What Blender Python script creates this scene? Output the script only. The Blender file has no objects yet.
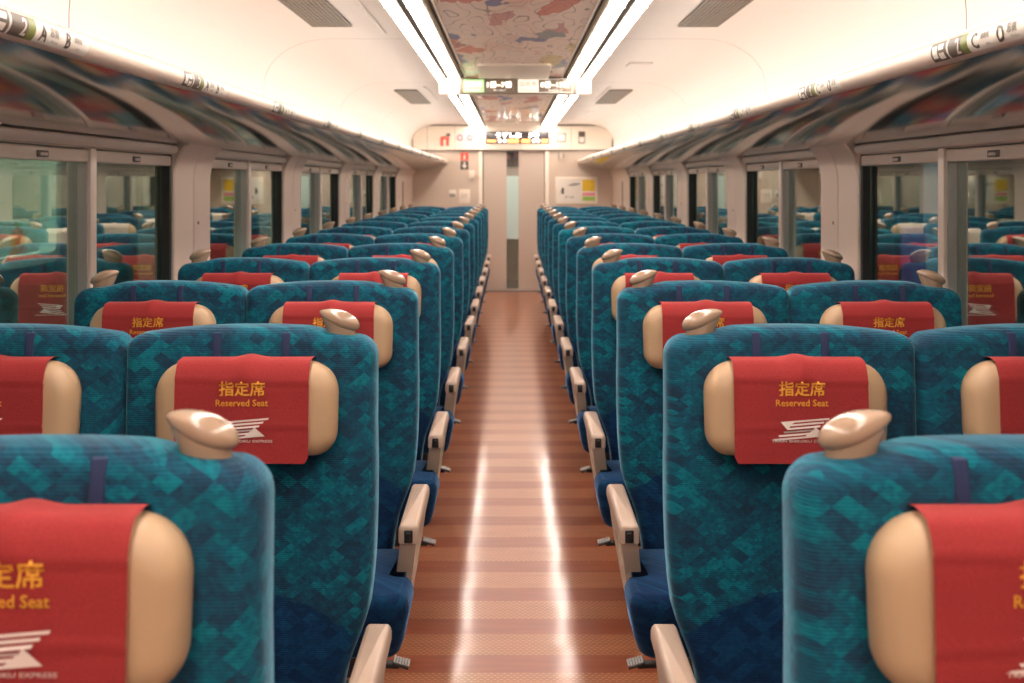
import bpy, bmesh, math, random
from mathutils import Vector, Matrix
random.seed(4)
PI = math.pi
scn = bpy.context.scene
COL = scn.collection

# ------------------------------------------------------------------ sizes
PITCH = 0.95            # seat pitch
YEND = 14.16            # end bulkhead
YBACK = -2.2            # car carries on behind the viewer
WALL = 1.327            # half width to the pillar faces
HC = 1.435
NROW = 13
def row_y(n): return PITCH * (n + 0.28)

# ------------------------------------------------------------------ materials
def new_mat(name):
    m = bpy.data.materials.new(name); m.use_nodes = True
    nt = m.node_tree
    b = nt.nodes['Principled BSDF']
    return m, nt, b
def plain(name, col, rough=0.5, metal=0.0, sheen=0.0, coat=0.0, noise=0.06, scale=30, bump=0.0, spec=0.5):
    m, nt, b = new_mat(name)
    n = nt.nodes.new('ShaderNodeTexNoise'); n.inputs['Scale'].default_value = scale; n.inputs['Detail'].default_value = 4
    tc = nt.nodes.new('ShaderNodeTexCoord'); nt.links.new(tc.outputs['Object'], n.inputs['Vector'])
    r = nt.nodes.new('ShaderNodeMapRange')
    r.inputs['To Min'].default_value = 1 - noise; r.inputs['To Max'].default_value = 1 + noise
    nt.links.new(n.outputs['Fac'], r.inputs['Value'])
    mx = nt.nodes.new('ShaderNodeVectorMath'); mx.operation = 'SCALE'
    mx.inputs[0].default_value = col
    nt.links.new(r.outputs[0], mx.inputs['Scale'])
    nt.links.new(mx.outputs[0], b.inputs['Base Color'])
    b.inputs['Roughness'].default_value = rough; b.inputs['Metallic'].default_value = metal
    b.inputs['Sheen Weight'].default_value = sheen; b.inputs['Coat Weight'].default_value = coat
    b.inputs['Specular IOR Level'].default_value = spec
    if bump:
        bp = nt.nodes.new('ShaderNodeBump'); bp.inputs['Strength'].default_value = bump; bp.inputs['Distance'].default_value = 0.002
        nt.links.new(n.outputs['Fac'], bp.inputs['Height']); nt.links.new(bp.outputs[0], b.inputs['Normal'])
    return m
def emit(name, col, strength):
    m, nt, b = new_mat(name)
    b.inputs['Base Color'].default_value = (*col, 1); b.inputs['Emission Color'].default_value = (*col, 1)
    b.inputs['Emission Strength'].default_value = strength
    return m
def math_node(nt, op, a, b=None, c=None):
    n = nt.nodes.new('ShaderNodeMath'); n.operation = op
    for i, v in enumerate((a, b, c)):
        if v is None: continue
        if isinstance(v, (int, float)): n.inputs[i].default_value = v
        else: nt.links.new(v, n.inputs[i])
    return n.outputs[0]

def ramp(nt, fac, stops, interp='LINEAR'):
    r = nt.nodes.new('ShaderNodeValToRGB'); r.color_ramp.interpolation = interp
    el = r.color_ramp.elements
    while len(el) < len(stops): el.new(0.5)
    for e, (p, c) in zip(el, stops): e.position = p; e.color = (*c, 1)
    nt.links.new(fac, r.inputs['Fac'])
    return r.outputs['Color']

def fabric(name, dome):
    """moquette of small lozenges; dome=True adds the navy lower panel of the seat back"""
    m, nt, b = new_mat(name)
    tc = nt.nodes.new('ShaderNodeTexCoord'); oi = nt.nodes.new('ShaderNodeObjectInfo')
    sp = nt.nodes.new('ShaderNodeSeparateXYZ'); nt.links.new(tc.outputs['Object'], sp.inputs[0])
    x, y, z = sp.outputs
    u = math_node(nt, 'ADD', x, math_node(nt, 'MULTIPLY', y, 0.8))
    rnd = math_node(nt, 'MULTIPLY', oi.outputs['Random'], 7.0)
    u = math_node(nt, 'ADD', u, rnd)
    def cells(s, off):
        a = math_node(nt, 'FLOOR', math_node(nt, 'DIVIDE', math_node(nt, 'ADD', math_node(nt, 'MULTIPLY', u, 0.76), z), s))
        c = math_node(nt, 'FLOOR', math_node(nt, 'DIVIDE', math_node(nt, 'SUBTRACT', math_node(nt, 'MULTIPLY', u, 0.76), z), s))
        cb = nt.nodes.new('ShaderNodeCombineXYZ'); nt.links.new(a, cb.inputs[0]); nt.links.new(c, cb.inputs[1]); cb.inputs[2].default_value = off
        w = nt.nodes.new('ShaderNodeTexWhiteNoise'); w.noise_dimensions = '3D'; nt.links.new(cb.outputs[0], w.inputs['Vector'])
        return w.outputs['Value']
    big, small, tiny = cells(0.026, 1.3), cells(0.0065, 5.1), cells(0.013, 9.7)
    cb = nt.nodes.new('ShaderNodeCombineXYZ'); nt.links.new(u, cb.inputs[0]); nt.links.new(z, cb.inputs[1])
    no = nt.nodes.new('ShaderNodeTexNoise'); no.inputs['Scale'].default_value = 9; no.inputs['Detail'].default_value = 3
    nt.links.new(cb.outputs[0], no.inputs['Vector'])
    fz = nt.nodes.new('ShaderNodeTexNoise'); fz.inputs['Scale'].default_value = 90; fz.inputs['Detail'].default_value = 3
    nt.links.new(cb.outputs[0], fz.inputs['Vector'])
    v = math_node(nt, 'ADD', math_node(nt, 'MULTIPLY', big, 0.34), math_node(nt, 'MULTIPLY', small, 0.16))
    v = math_node(nt, 'ADD', v, math_node(nt, 'MULTIPLY', tiny, 0.14))
    v = math_node(nt, 'ADD', v, math_node(nt, 'MULTIPLY', no.outputs['Fac'], 0.42))
    v = math_node(nt, 'ADD', v, math_node(nt, 'MULTIPLY', fz.outputs['Fac'], 0.16))
    teal = ramp(nt, v, [(0.34, (0.015, 0.034, 0.066)), (0.46, (0.012, 0.044, 0.084)), (0.58, (0.009, 0.063, 0.108)),
                        (0.70, (0.006, 0.091, 0.142)), (0.84, (0.004, 0.155, 0.203))])
    navy = ramp(nt, v, [(0.36, (0.005, 0.019, 0.064)), (0.55, (0.005, 0.028, 0.086)), (0.70, (0.006, 0.040, 0.108)), (0.85, (0.006, 0.054, 0.132))])
    if dome:
        lim = math_node(nt, 'SUBTRACT', 0.645, math_node(nt, 'MULTIPLY', math_node(nt, 'MULTIPLY', x, x), 1.9))
        lim = math_node(nt, 'ADD', lim, math_node(nt, 'MULTIPLY', tiny, 0.010))
        mask = math_node(nt, 'LESS_THAN', z, lim)
        mx = nt.nodes.new('ShaderNodeMix'); mx.data_type = 'RGBA'
        nt.links.new(mask, mx.inputs['Factor']); nt.links.new(teal, mx.inputs['A']); nt.links.new(navy, mx.inputs['B'])
        col = mx.outputs['Result']
    else: col = navy
    rib = math_node(nt, 'SINE', math_node(nt, 'MULTIPLY', z, 2*PI/0.0040))
    ribs = math_node(nt, 'MULTIPLY_ADD', rib, 0.045 if dome else 0.0, 1.0)
    sc = nt.nodes.new('ShaderNodeVectorMath'); sc.operation = 'SCALE'
    nt.links.new(col, sc.inputs[0]); nt.links.new(ribs, sc.inputs['Scale'])
    nt.links.new(sc.outputs[0], b.inputs['Base Color'])
    bp = nt.nodes.new('ShaderNodeBump'); bp.inputs['Strength'].default_value = 0.35; bp.inputs['Distance'].default_value = 0.0015
    nt.links.new(math_node(nt, 'ADD', math_node(nt, 'MULTIPLY', rib, 0.6 if dome else 0.0), math_node(nt, 'MULTIPLY', fz.outputs['Fac'], 3)), bp.inputs['Height'])
    nt.links.new(bp.outputs[0], b.inputs['Normal'])
    b.inputs['Roughness'].default_value = 0.92; b.inputs['Specular IOR Level'].default_value = 0.15
    b.inputs['Sheen Weight'].default_value = 0.6; b.inputs['Sheen Roughness'].default_value = 0.35
    b.inputs['Sheen Tint'].default_value = (0.35, 0.75, 1.0, 1) if dome else (0.25, 0.5, 0.9, 1)
    return m

M = {}
M['teal'] = fabric('teal_moquette', True)
M['navy'] = fabric('navy_moquette', False)
M['strap'] = plain('indigo_strap', (0.014, 0.024, 0.075), 0.9)
M['vinyl'] = plain('cream_headrest_vinyl', (0.47, 0.315, 0.185), 0.45, noise=0.04, scale=18, bump=0.25)
M['handle'] = plain('tan_plastic', (0.36, 0.245, 0.165), 0.22, coat=0.35, noise=0.03)
M['arm'] = plain('beige_arm_plastic', (0.50, 0.37, 0.29), 0.38, noise=0.03)
M['armpanel'] = plain('cream_arm_panel', (0.52, 0.42, 0.32), 0.42, noise=0.03)
M['black'] = plain('black_plastic', (0.018, 0.016, 0.015), 0.35)
M['darkmetal'] = plain('dark_base_metal', (0.05, 0.05, 0.055), 0.5, metal=0.5)
M['tread'] = plain('ribbed_tread_metal', (0.20, 0.19, 0.18), 0.4, metal=0.8)
M['wall'] = plain('wall_panel_pinkish_grey', (0.70, 0.565, 0.48), 0.42, noise=0.02)
M['trim'] = plain('window_trim', (0.62, 0.52, 0.45), 0.4, noise=0.02)
M['sash'] = plain('window_sash_metal', (0.40, 0.39, 0.37), 0.35, metal=0.3)
M['rubber'] = plain('black_window_rubber', (0.014, 0.013, 0.013), 0.55)
M['ceiling'] = plain('cream_ceiling_panel', (0.82, 0.75, 0.70), 0.5, noise=0.015)
M['cove'] = M['ceiling']
M['endwall'] = plain('end_wall_panel', (0.62, 0.50, 0.40), 0.5, noise=0.015)
M['header'] = plain('cream_header_panel', (0.84, 0.74, 0.62), 0.45, noise=0.015)
M['doorleaf'] = plain('door_leaf_pinkish', (0.56, 0.45, 0.37), 0.45, noise=0.02)
M['rail'] = plain('rack_rail_cream', (0.70, 0.58, 0.49), 0.3, noise=0.02)
M['seam'] = plain('dark_seam', (0.16, 0.12, 0.10), 0.6)
M['dark'] = plain('dark_channel', (0.05, 0.04, 0.033), 0.5)
M['white'] = plain('white_sticker', (0.78, 0.72, 0.64), 0.35, noise=0.02)
M['brown'] = plain('brown_print', (0.10, 0.075, 0.055), 0.4)
M['grey'] = plain('grey_print', (0.32, 0.29, 0.25), 0.5)
M['olive'] = plain('olive_green_print', (0.18, 0.21, 0.045), 0.4)
M['yellow'] = plain('golden_print', (0.80, 0.36, 0.035), 0.6)
M['logo'] = plain('white_print_on_cloth', (0.80, 0.66, 0.60), 0.6)
M['redprint'] = plain('red_print', (0.75, 0.10, 0.06), 0.5)
M['cream_cloth'] = plain('ivory_headrest_cloth', (0.66, 0.55, 0.45), 0.85, sheen=0.2, bump=0.2, scale=200)
M['poster_y'] = plain('yellow_print', (0.80, 0.52, 0.03), 0.5, noise=0.2, scale=25)
M['poster_p'] = plain('pink_print', (0.75, 0.25, 0.30), 0.5)
M['poster_g'] = plain('green_print', (0.30, 0.50, 0.08), 0.5)
M['vent'] = plain('vent_bars_brown', (0.24, 0.195, 0.155), 0.5)
M['screen_black'] = plain('display_glass', (0.06, 0.05, 0.05), 0.2)

def red_cloth():
    m, nt, b = new_mat('red_headrest_cloth')
    tc = nt.nodes.new('ShaderNodeTexCoord')
    w = nt.nodes.new('ShaderNodeTexNoise'); w.inputs['Scale'].default_value = 420
    nt.links.new(tc.outputs['Object'], w.inputs['Vector'])
    c = ramp(nt, w.outputs['Fac'], [(0.3, (0.275, 0.022, 0.024)), (0.7, (0.36, 0.033, 0.034))])
    nt.links.new(c, b.inputs['Base Color'])
    b.inputs['Roughness'].default_value = 0.8; b.inputs['Sheen Weight'].default_value = 0.25; b.inputs['Sheen Tint'].default_value = (1, .4, .35, 1)
    b.inputs['Specular IOR Level'].default_value = 0.25
    bp = nt.nodes.new('ShaderNodeBump'); bp.inputs['Strength'].default_value = 0.2; bp.inputs['Distance'].default_value = 0.001
    nt.links.new(w.outputs['Fac'], bp.inputs['Height']); nt.links.new(bp.outputs[0], b.inputs['Normal'])
    return m
M['red'] = red_cloth()

def floor_mat():
    m, nt, b = new_mat('banded_brown_floor')
    tc = nt.nodes.new('ShaderNodeTexCoord'); sp = nt.nodes.new('ShaderNodeSeparateXYZ'); nt.links.new(tc.outputs['Object'], sp.inputs[0])
    x, y, z = sp.outputs
    per = 0.270
    f = math_node(nt, 'FRACT', math_node(nt, 'DIVIDE', math_node(nt, 'ADD', y, 5.0 - 0.073), per))
    plainband = math_node(nt, 'LESS_THAN', f, 0.44)      # 1 = plain band
    # woven dots: staggered short dashes
    rowf = math_node(nt, 'DIVIDE', y, 0.0125)
    ri = math_node(nt, 'FLOOR', rowf)
    xo = math_node(nt, 'ADD', math_node(nt, 'DIVIDE', x, 0.019), math_node(nt, 'MULTIPLY', ri, 0.5))
    dx = math_node(nt, 'ABSOLUTE', math_node(nt, 'SUBTRACT', math_node(nt, 'FRACT', xo), 0.5))
    dy = math_node(nt, 'ABSOLUTE', math_node(nt, 'SUBTRACT', math_node(nt, 'FRACT', rowf), 0.5))
    d = math_node(nt, 'ADD', math_node(nt, 'MULTIPLY', dx, 1.25), dy)
    dot = math_node(nt, 'LESS_THAN', d, 0.42)
    dot = math_node(nt, 'MULTIPLY', dot, math_node(nt, 'SUBTRACT', 1.0, plainband))
    n = nt.nodes.new('ShaderNodeTexNoise'); n.inputs['Scale'].default_value = 5; n.inputs['Detail'].default_value = 5
    mp = nt.nodes.new('ShaderNodeMapping'); mp.inputs['Scale'].default_value = (1, 9, 1)
    nt.links.new(tc.outputs['Object'], mp.inputs[0]); nt.links.new(mp.outputs[0], n.inputs['Vector'])
    base = ramp(nt, n.outputs['Fac'], [(0.3, (0.245, 0.055, 0.020)), (0.7, (0.33, 0.078, 0.028))])
    base2 = ramp(nt, n.outputs['Fac'], [(0.3, (0.31, 0.088, 0.033)), (0.7, (0.40, 0.125, 0.048))])
    mx0 = nt.nodes.new('ShaderNodeMix'); mx0.data_type = 'RGBA'
    nt.links.new(plainband, mx0.inputs['Factor']); nt.links.new(base2, mx0.inputs['A']); nt.links.new(base, mx0.inputs['B'])
    mx = nt.nodes.new('ShaderNodeMix'); mx.data_type = 'RGBA'
    nt.links.new(math_node(nt, 'MULTIPLY', dot, 0.65), mx.inputs['Factor']); nt.links.new(mx0.outputs['Result'], mx.inputs['A'])
    mx.inputs['B'].default_value = (0.50, 0.26, 0.13, 1)
    nt.links.new(mx.outputs['Result'], b.inputs['Base Color'])
    b.inputs['Roughness'].default_value = 0.36; b.inputs['Specular IOR Level'].default_value = 0.5
    b.inputs['Coat Weight'].default_value = 0.55; b.inputs['Coat Roughness'].default_value = 0.12; b.inputs['Coat IOR'].default_value = 1.65
    n2 = nt.nodes.new('ShaderNodeTexNoise'); n2.inputs['Scale'].default_value = 3.2
    nt.links.new(tc.outputs['Object'], n2.inputs['Vector'])
    bp = nt.nodes.new('ShaderNodeBump'); bp.inputs['Strength'].default_value = 0.35; bp.inputs['Distance'].default_value = 0.006
    nt.links.new(n2.outputs['Fac'], bp.inputs['Height'])
    nt.links.new(bp.outputs[0], b.inputs['Coat Normal'])
    return m
M['floor'] = floor_mat()

def rack_mat():
    m, nt, b = new_mat('rack_underside_polished')
    b.inputs['Base Color'].default_value = (0.56, 0.51, 0.455, 1); b.inputs['Metallic'].default_value = 0.88
    tc = nt.nodes.new('ShaderNodeTexCoord'); n = nt.nodes.new('ShaderNodeTexNoise'); n.inputs['Scale'].default_value = 3.0
    nt.links.new(tc.outputs['Object'], n.inputs['Vector'])
    nt.links.new(math_node(nt, 'MULTIPLY_ADD', n.outputs['Fac'], 0.08, 0.06), b.inputs['Roughness'])
    return m
M['rack'] = rack_mat()

def glass_mat(name, fac, tint, rcol):
    m = bpy.data.materials.new(name); m.use_nodes = True; nt = m.node_tree
    nt.nodes.remove(nt.nodes['Principled BSDF'])
    out = nt.nodes['Material Output']
    g = nt.nodes.new('ShaderNodeBsdfGlossy'); g.inputs['Roughness'].default_value = 0.015; g.inputs['Color'].default_value = (*rcol, 1)
    t = nt.nodes.new('ShaderNodeBsdfTransparent'); t.inputs['Color'].default_value = (*tint, 1)
    n = nt.nodes.new('ShaderNodeTexNoise'); n.inputs['Scale'].default_value = 2.0
    mx = nt.nodes.new('ShaderNodeMixShader')
    nt.links.new(math_node(nt, 'MULTIPLY_ADD', n.outputs['Fac'], 0.06, fac), mx.inputs['Fac'])
    nt.links.new(t.outputs[0], mx.inputs[1]); nt.links.new(g.outputs[0], mx.inputs[2]); nt.links.new(mx.outputs[0], out.inputs['Surface'])
    return m
M['glass'] = glass_mat('tinted_window_glass', 0.50, (0.70, 0.80, 0.75), (0.82, 0.88, 0.85))
M['doorglass'] = glass_mat('door_glass', 0.08, (0.8, 0.88, 0.84), (0.9, 0.9, 0.9))

def frosted():
    m, nt, b = new_mat('frosted_pale_film')
    b.inputs['Base Color'].default_value = (0.50, 0.66, 0.62, 1); b.inputs['Roughness'].default_value = 0.5
    w = nt.nodes.new('ShaderNodeTexWave'); w.inputs['Scale'].default_value = 40; w.bands_direction = 'X'
    tc = nt.nodes.new('ShaderNodeTexCoord'); nt.links.new(tc.outputs['Object'], w.inputs['Vector'])
    c = ramp(nt, w.outputs['Fac'], [(0, (0.44, 0.60, 0.56)), (1, (0.56, 0.70, 0.66))]); nt.links.new(c, b.inputs['Base Color'])
    return m
M['frost'] = frosted()

def art_mat():
    """generic printed ceiling panel: beige ground with soft coloured blobs and fine line work"""
    m, nt, b = new_mat('printed_ceiling_panel')
    tc = nt.nodes.new('ShaderNodeTexCoord'); mp = nt.nodes.new('ShaderNodeMapping'); mp.inputs['Scale'].default_value = (3.2, 1.1, 1)
    nt.links.new(tc.outputs['Object'], mp.inputs[0])
    n = nt.nodes.new('ShaderNodeTexNoise'); n.inputs['Scale'].default_value = 2.2; n.inputs['Detail'].default_value = 2
    nt.links.new(mp.outputs[0], n.inputs['Vector'])
    add = nt.nodes.new('ShaderNodeVectorMath'); add.operation = 'MULTIPLY_ADD'
    nt.links.new(n.outputs['Color'], add.inputs[0]); add.inputs[1].default_value = (1.1, 1.1, 0); nt.links.new(mp.outputs[0], add.inputs[2])
    v = nt.nodes.new('ShaderNodeTexVoronoi'); v.inputs['Scale'].default_value = 2.3; nt.links.new(add.outputs[0], v.inputs['Vector'])
    sp = nt.nodes.new('ShaderNodeSeparateColor'); nt.links.new(v.outputs['Color'], sp.inputs[0])
    G = (0.84, 0.66, 0.57)
    base = ramp(nt, sp.outputs[0], [(0.0, G), (0.26, (0.80, 0.55, 0.46)), (0.36, (0.22, 0.24, 0.26)), (0.47, G), (0.56, (0.62, 0.15, 0.09)),
                                    (0.66, (0.60, 0.26, 0.24)), (0.74, (0.14, 0.16, 0.34)), (0.81, (0.66, 0.50, 0.20)), (0.88, (0.36, 0.17, 0.11)), (0.95, G)], 'CONSTANT')
    inside = math_node(nt, 'LESS_THAN', v.outputs['Distance'], 0.52)
    mx = nt.nodes.new('ShaderNodeMix'); mx.data_type = 'RGBA'
    nt.links.new(inside, mx.inputs['Factor']); mx.inputs['A'].default_value = (0.84, 0.66, 0.57, 1); nt.links.new(base, mx.inputs['B'])
    n2 = nt.nodes.new('ShaderNodeTexNoise'); n2.inputs['Scale'].default_value = 2.6; n2.inputs['Detail'].default_value = 0.5
    nt.links.new(mp.outputs[0], n2.inputs['Vector'])
    line = math_node(nt, 'LESS_THAN', math_node(nt, 'ABSOLUTE', math_node(nt, 'SUBTRACT', math_node(nt, 'FRACT', math_node(nt, 'MULTIPLY', n2.outputs['Fac'], 7.0)), 0.5)), 0.045)
    mx2 = nt.nodes.new('ShaderNodeMix'); mx2.data_type = 'RGBA'
    nt.links.new(math_node(nt, 'MULTIPLY', line, 0.75), mx2.inputs['Factor']); nt.links.new(mx.outputs['Result'], mx2.inputs['A']); mx2.inputs['B'].default_value = (0.13, 0.09, 0.08, 1)
    nt.links.new(mx2.outputs['Result'], b.inputs['Base Color'])
    b.inputs['Roughness'].default_value = 0.4; b.inputs['Coat Weight'].default_value = 0.22; b.inputs['Coat Roughness'].default_value = 0.07
    return m
M['art'] = art_mat()
M['lamp'] = emit('lamp_diffuser', (1.0, 0.895, 0.81), 13.5)
M['cove_lamp'] = emit('cove_lamp', (0.97, 1.0, 0.965), 5.8)
M['led_white'] = emit('led_white', (1.0, 0.97, 0.93), 1.5)
M['led_orange'] = emit('led_orange', (1.0, 0.42, 0.12), 1.6)
M['sign_green'] = emit('sign_green_lit', (0.32, 0.62, 0.26), 0.7)
M['sign_cream'] = emit('sign_cream_lit', (0.80, 0.73, 0.62), 0.6)
M['sign_white'] = emit('sign_white_lit', (1.0, 0.95, 0.88), 0.5)
M['sign_grey'] = plain('sign_grey_print', (0.42, 0.40, 0.34), 0.5)
M['sign_body'] = plain('sign_taupe_face', (0.23, 0.175, 0.125), 0.45)

# ------------------------------------------------------------------ mesh helpers
def finish(name, bm, mats, parent=None, angle=35, loc=None):
    bmesh.ops.remove_doubles(bm, verts=bm.verts, dist=1e-6)
    bmesh.ops.recalc_face_normals(bm, faces=bm.faces)
    me = bpy.data.meshes.new(name)
    bm.to_mesh(me); bm.free()
    for mm in (mats if isinstance(mats, (list, tuple)) else [mats]): me.materials.append(mm)
    me.shade_smooth(); me.set_sharp_from_angle(angle=math.radians(angle))
    o = bpy.data.objects.new(name, me); COL.objects.link(o)
    if parent: o.parent = parent
    if loc: o.location = loc
    return o
def tag(o, label=None, cat=None, group=None, kind=None):
    if label: o['label'] = label
    if cat: o['category'] = cat
    if group: o['group'] = group
    if kind: o['kind'] = kind
    return o
def empty(name, loc=(0, 0, 0), label=None, cat=None, group=None, kind=None):
    o = bpy.data.objects.new(name, None); COL.objects.link(o); o.location = loc; o.empty_display_size = 0.1
    return tag(o, label, cat, group, kind)
def box(bm, x0, x1, y0, y1, z0, z1, mi=0, bev=0.0):
    vs = [bm.verts.new((x, y, z)) for x in (x0, x1) for y in (y0, y1) for z in (z0, z1)]
    fs = []
    for idx in ((0, 1, 3, 2), (4, 6, 7, 5), (0, 4, 5, 1), (2, 3, 7, 6), (0, 2, 6, 4), (1, 5, 7, 3)):
        f = bm.faces.new([vs[i] for i in idx]); f.material_index = mi; fs.append(f)
    if bev:
        es = list({e for f in fs for e in f.edges})
        r = bmesh.ops.bevel(bm, geom=es, offset=bev, segments=3, profile=0.5, affect='EDGES')
        for f in r['faces']: f.material_index = mi
def rpoly(pts, seg=6):
    """pts: (a, b, r) corners -> rounded outline"""
    out = []; n = len(pts)
    for i in range(n):
        p = Vector(pts[i][:2]); a = Vector(pts[i-1][:2]); c = Vector(pts[(i+1) % n][:2]); r = pts[i][2]
        if r <= 0: out.append((p.x, p.y)); continue
        d1 = (a-p).normalized(); d2 = (c-p).normalized()
        ang = d1.angle(d2); t = min(r / math.tan(ang/2), (a-p).length*0.49, (c-p).length*0.49); r = t*math.tan(ang/2)
        cen = p + (d1+d2).normalized() * (r/math.sin(ang/2))
        s = p + d1*t - cen; e = p + d2*t - cen
        a0 = math.atan2(s.y, s.x); a1 = math.atan2(e.y, e.x); da = (a1-a0+PI) % (2*PI) - PI
        for k in range(seg+1):
            w = a0 + da*k/seg; out.append((cen.x+r*math.cos(w), cen.y+r*math.sin(w)))
    return out
def area(pts): return 0.5*sum(pts[i-1][0]*pts[i][1]-pts[i][0]*pts[i-1][1] for i in range(len(pts)))
def dedupe(pts):
    o = []
    for p in pts:
        if not o or (abs(p[0]-o[-1][0])+abs(p[1]-o[-1][1])) > 1e-5: o.append(p)
    if abs(o[0][0]-o[-1][0])+abs(o[0][1]-o[-1][1]) < 1e-5: o.pop()
    return o
def inset(pts, d):
    s = 1 if area(pts) > 0 else -1; n = len(pts); out = []
    for i in range(n):
        p = Vector(pts[i]); e1 = (p-Vector(pts[i-1])).normalized(); e2 = (Vector(pts[(i+1) % n])-p).normalized()
        nn = (Vector((-e1.y, e1.x)) + Vector((-e2.y, e2.x))) * s
        if nn.length < 1e-6: nn = Vector((-e1.y, e1.x))*s
        nn.normalize(); c = max(0.5, nn.dot(Vector((-e1.y, e1.x))*s))
        out.append((p.x+nn.x*d/c, p.y+nn.y*d/c))
    return out
def loft(bm, outline, layers, mapf, cap=(True, True), mi=0):
    outline = dedupe(outline); rings = []
    for ins, d in layers:
        pts = inset(outline, ins) if ins else outline
        rings.append([bm.verts.new(mapf(a, b, d)) for a, b in pts])
    n = len(outline)
    for r0, r1 in zip(rings, rings[1:]):
        for i in range(n):
            f = bm.faces.new((r0[i], r0[(i+1) % n], r1[(i+1) % n], r1[i])); f.material_index = mi
    if cap[0]: bm.faces.new(rings[0]).material_index = mi
    if cap[1]: bm.faces.new(rings[-1][::-1]).material_index = mi
def prism_y(bm, prof, y0, y1, mi=0, cap=(True, True)):
    loft(bm, prof, [(0, y0), (0, y1)], lambda a, b, d: (a, d, b), cap, mi)
def strip_y(bm, prof, y0, y1, mi=0):
    """open profile (x,z) swept along y as a one-sided sheet"""
    a = [bm.verts.new((x, y0, z)) for x, z in prof]; b = [bm.verts.new((x, y1, z)) for x, z in prof]
    for i in range(len(prof)-1): bm.faces.new((a[i], a[i+1], b[i+1], b[i])).material_index = mi
def text_geo(txt, size, align='CENTER', spacing=1.0, bold=0.0, res=2):
    cu = bpy.data.curves.new('t', 'FONT'); cu.body = txt; cu.size = size; cu.align_x = align; cu.align_y = 'CENTER'
    cu.space_character = spacing; cu.resolution_u = res
    o = bpy.data.objects.new('t', cu); COL.objects.link(o)
    dg = bpy.context.evaluated_depsgraph_get(); ev = o.evaluated_get(dg); me = ev.to_mesh()
    vs = [tuple(v.co[:2]) for v in me.vertices]; fs = [tuple(p.vertices) for p in me.polygons]
    ev.to_mesh_clear(); bpy.data.objects.remove(o); bpy.data.curves.remove(cu)
    if bold:
        n0 = len(vs); base = list(vs); bf = list(fs)
        for k, (dx, dy) in enumerate(((bold, 0), (0, bold), (bold, bold))):
            vs += [(x+dx, y+dy) for x, y in base]; fs += [tuple(i+n0*(k+1) for i in f) for f in bf]
    return vs, fs
def fit(geo, cx, cy, w=None, h=None):
    """scale + move a text block so its box is w x h about (cx, cy)"""
    vs, fs = geo
    if not vs: return geo
    xs = [v[0] for v in vs]; ys = [v[1] for v in vs]
    W = max(xs)-min(xs); H = max(ys)-min(ys); mx = (max(xs)+min(xs))/2; my = (max(ys)+min(ys))/2
    sx = w/W if w else None; sy = h/H if h else None
    sx = sx or sy; sy = sy or sx
    return [((v[0]-mx)*sx+cx, (v[1]-my)*sy+cy) for v in vs], fs
def put(bm, geo, mapf, mi):
    vs, fs = geo
    bv = [bm.verts.new(mapf(a, b)) for a, b in vs]
    for f in fs:
        if len(set(f)) < 3: continue
        try: bm.faces.new([bv[i] for i in f]).material_index = mi
        except ValueError: pass
def slice_geo(geo, step=0.003):
    """cut flat lettering into thin bands so it can follow a round rail"""
    vs, fs = geo
    b = bmesh.new(); bv = [b.verts.new((x, y, 0)) for x, y in vs]
    for f in fs:
        if len(set(f)) > 2:
            try: b.faces.new([bv[i] for i in f])
            except ValueError: pass
    k = -8
    while k <= 8:
        bmesh.ops.bisect_plane(b, geom=b.verts[:]+b.edges[:]+b.faces[:], plane_co=(0, k*step, 0), plane_no=(0, 1, 0)); k += 1
    b.verts.index_update()
    out = [(v.co.x, v.co.y) for v in b.verts], [tuple(v.index for v in f.verts) for f in b.faces]
    b.free(); return out
def rect_geo(a0, a1, b0, b1, n=1):
    vs = []; fs = []
    for i in range(n+1):
        a = a0+(a1-a0)*i/n; vs += [(a, b0), (a, b1)]
    for i in range(n): fs.append((2*i, 2*i+2, 2*i+3, 2*i+1))
    return vs, fs
def grid_geo(a0, a1, b0, b1, na, nb):
    vs = [(a0+(a1-a0)*i/na, b0+(b1-b0)*j/nb) for j in range(nb+1) for i in range(na+1)]
    fs = [(j*(na+1)+i, j*(na+1)+i+1, (j+1)*(na+1)+i+1, (j+1)*(na+1)+i) for j in range(nb) for i in range(na)]
    return vs, fs
def poly_geo(pts): return list(pts), [tuple(range(len(pts)))]

# ================================================================== SEATS
HT = 1.15
def rec(z): return -(HT - z) * 0.055          # recline: the foot of the back sits forward (towards -Y)
HW = 0.246                                   # half width of one place
UC = 0.246                                   # its centre from the middle of the pair

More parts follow.
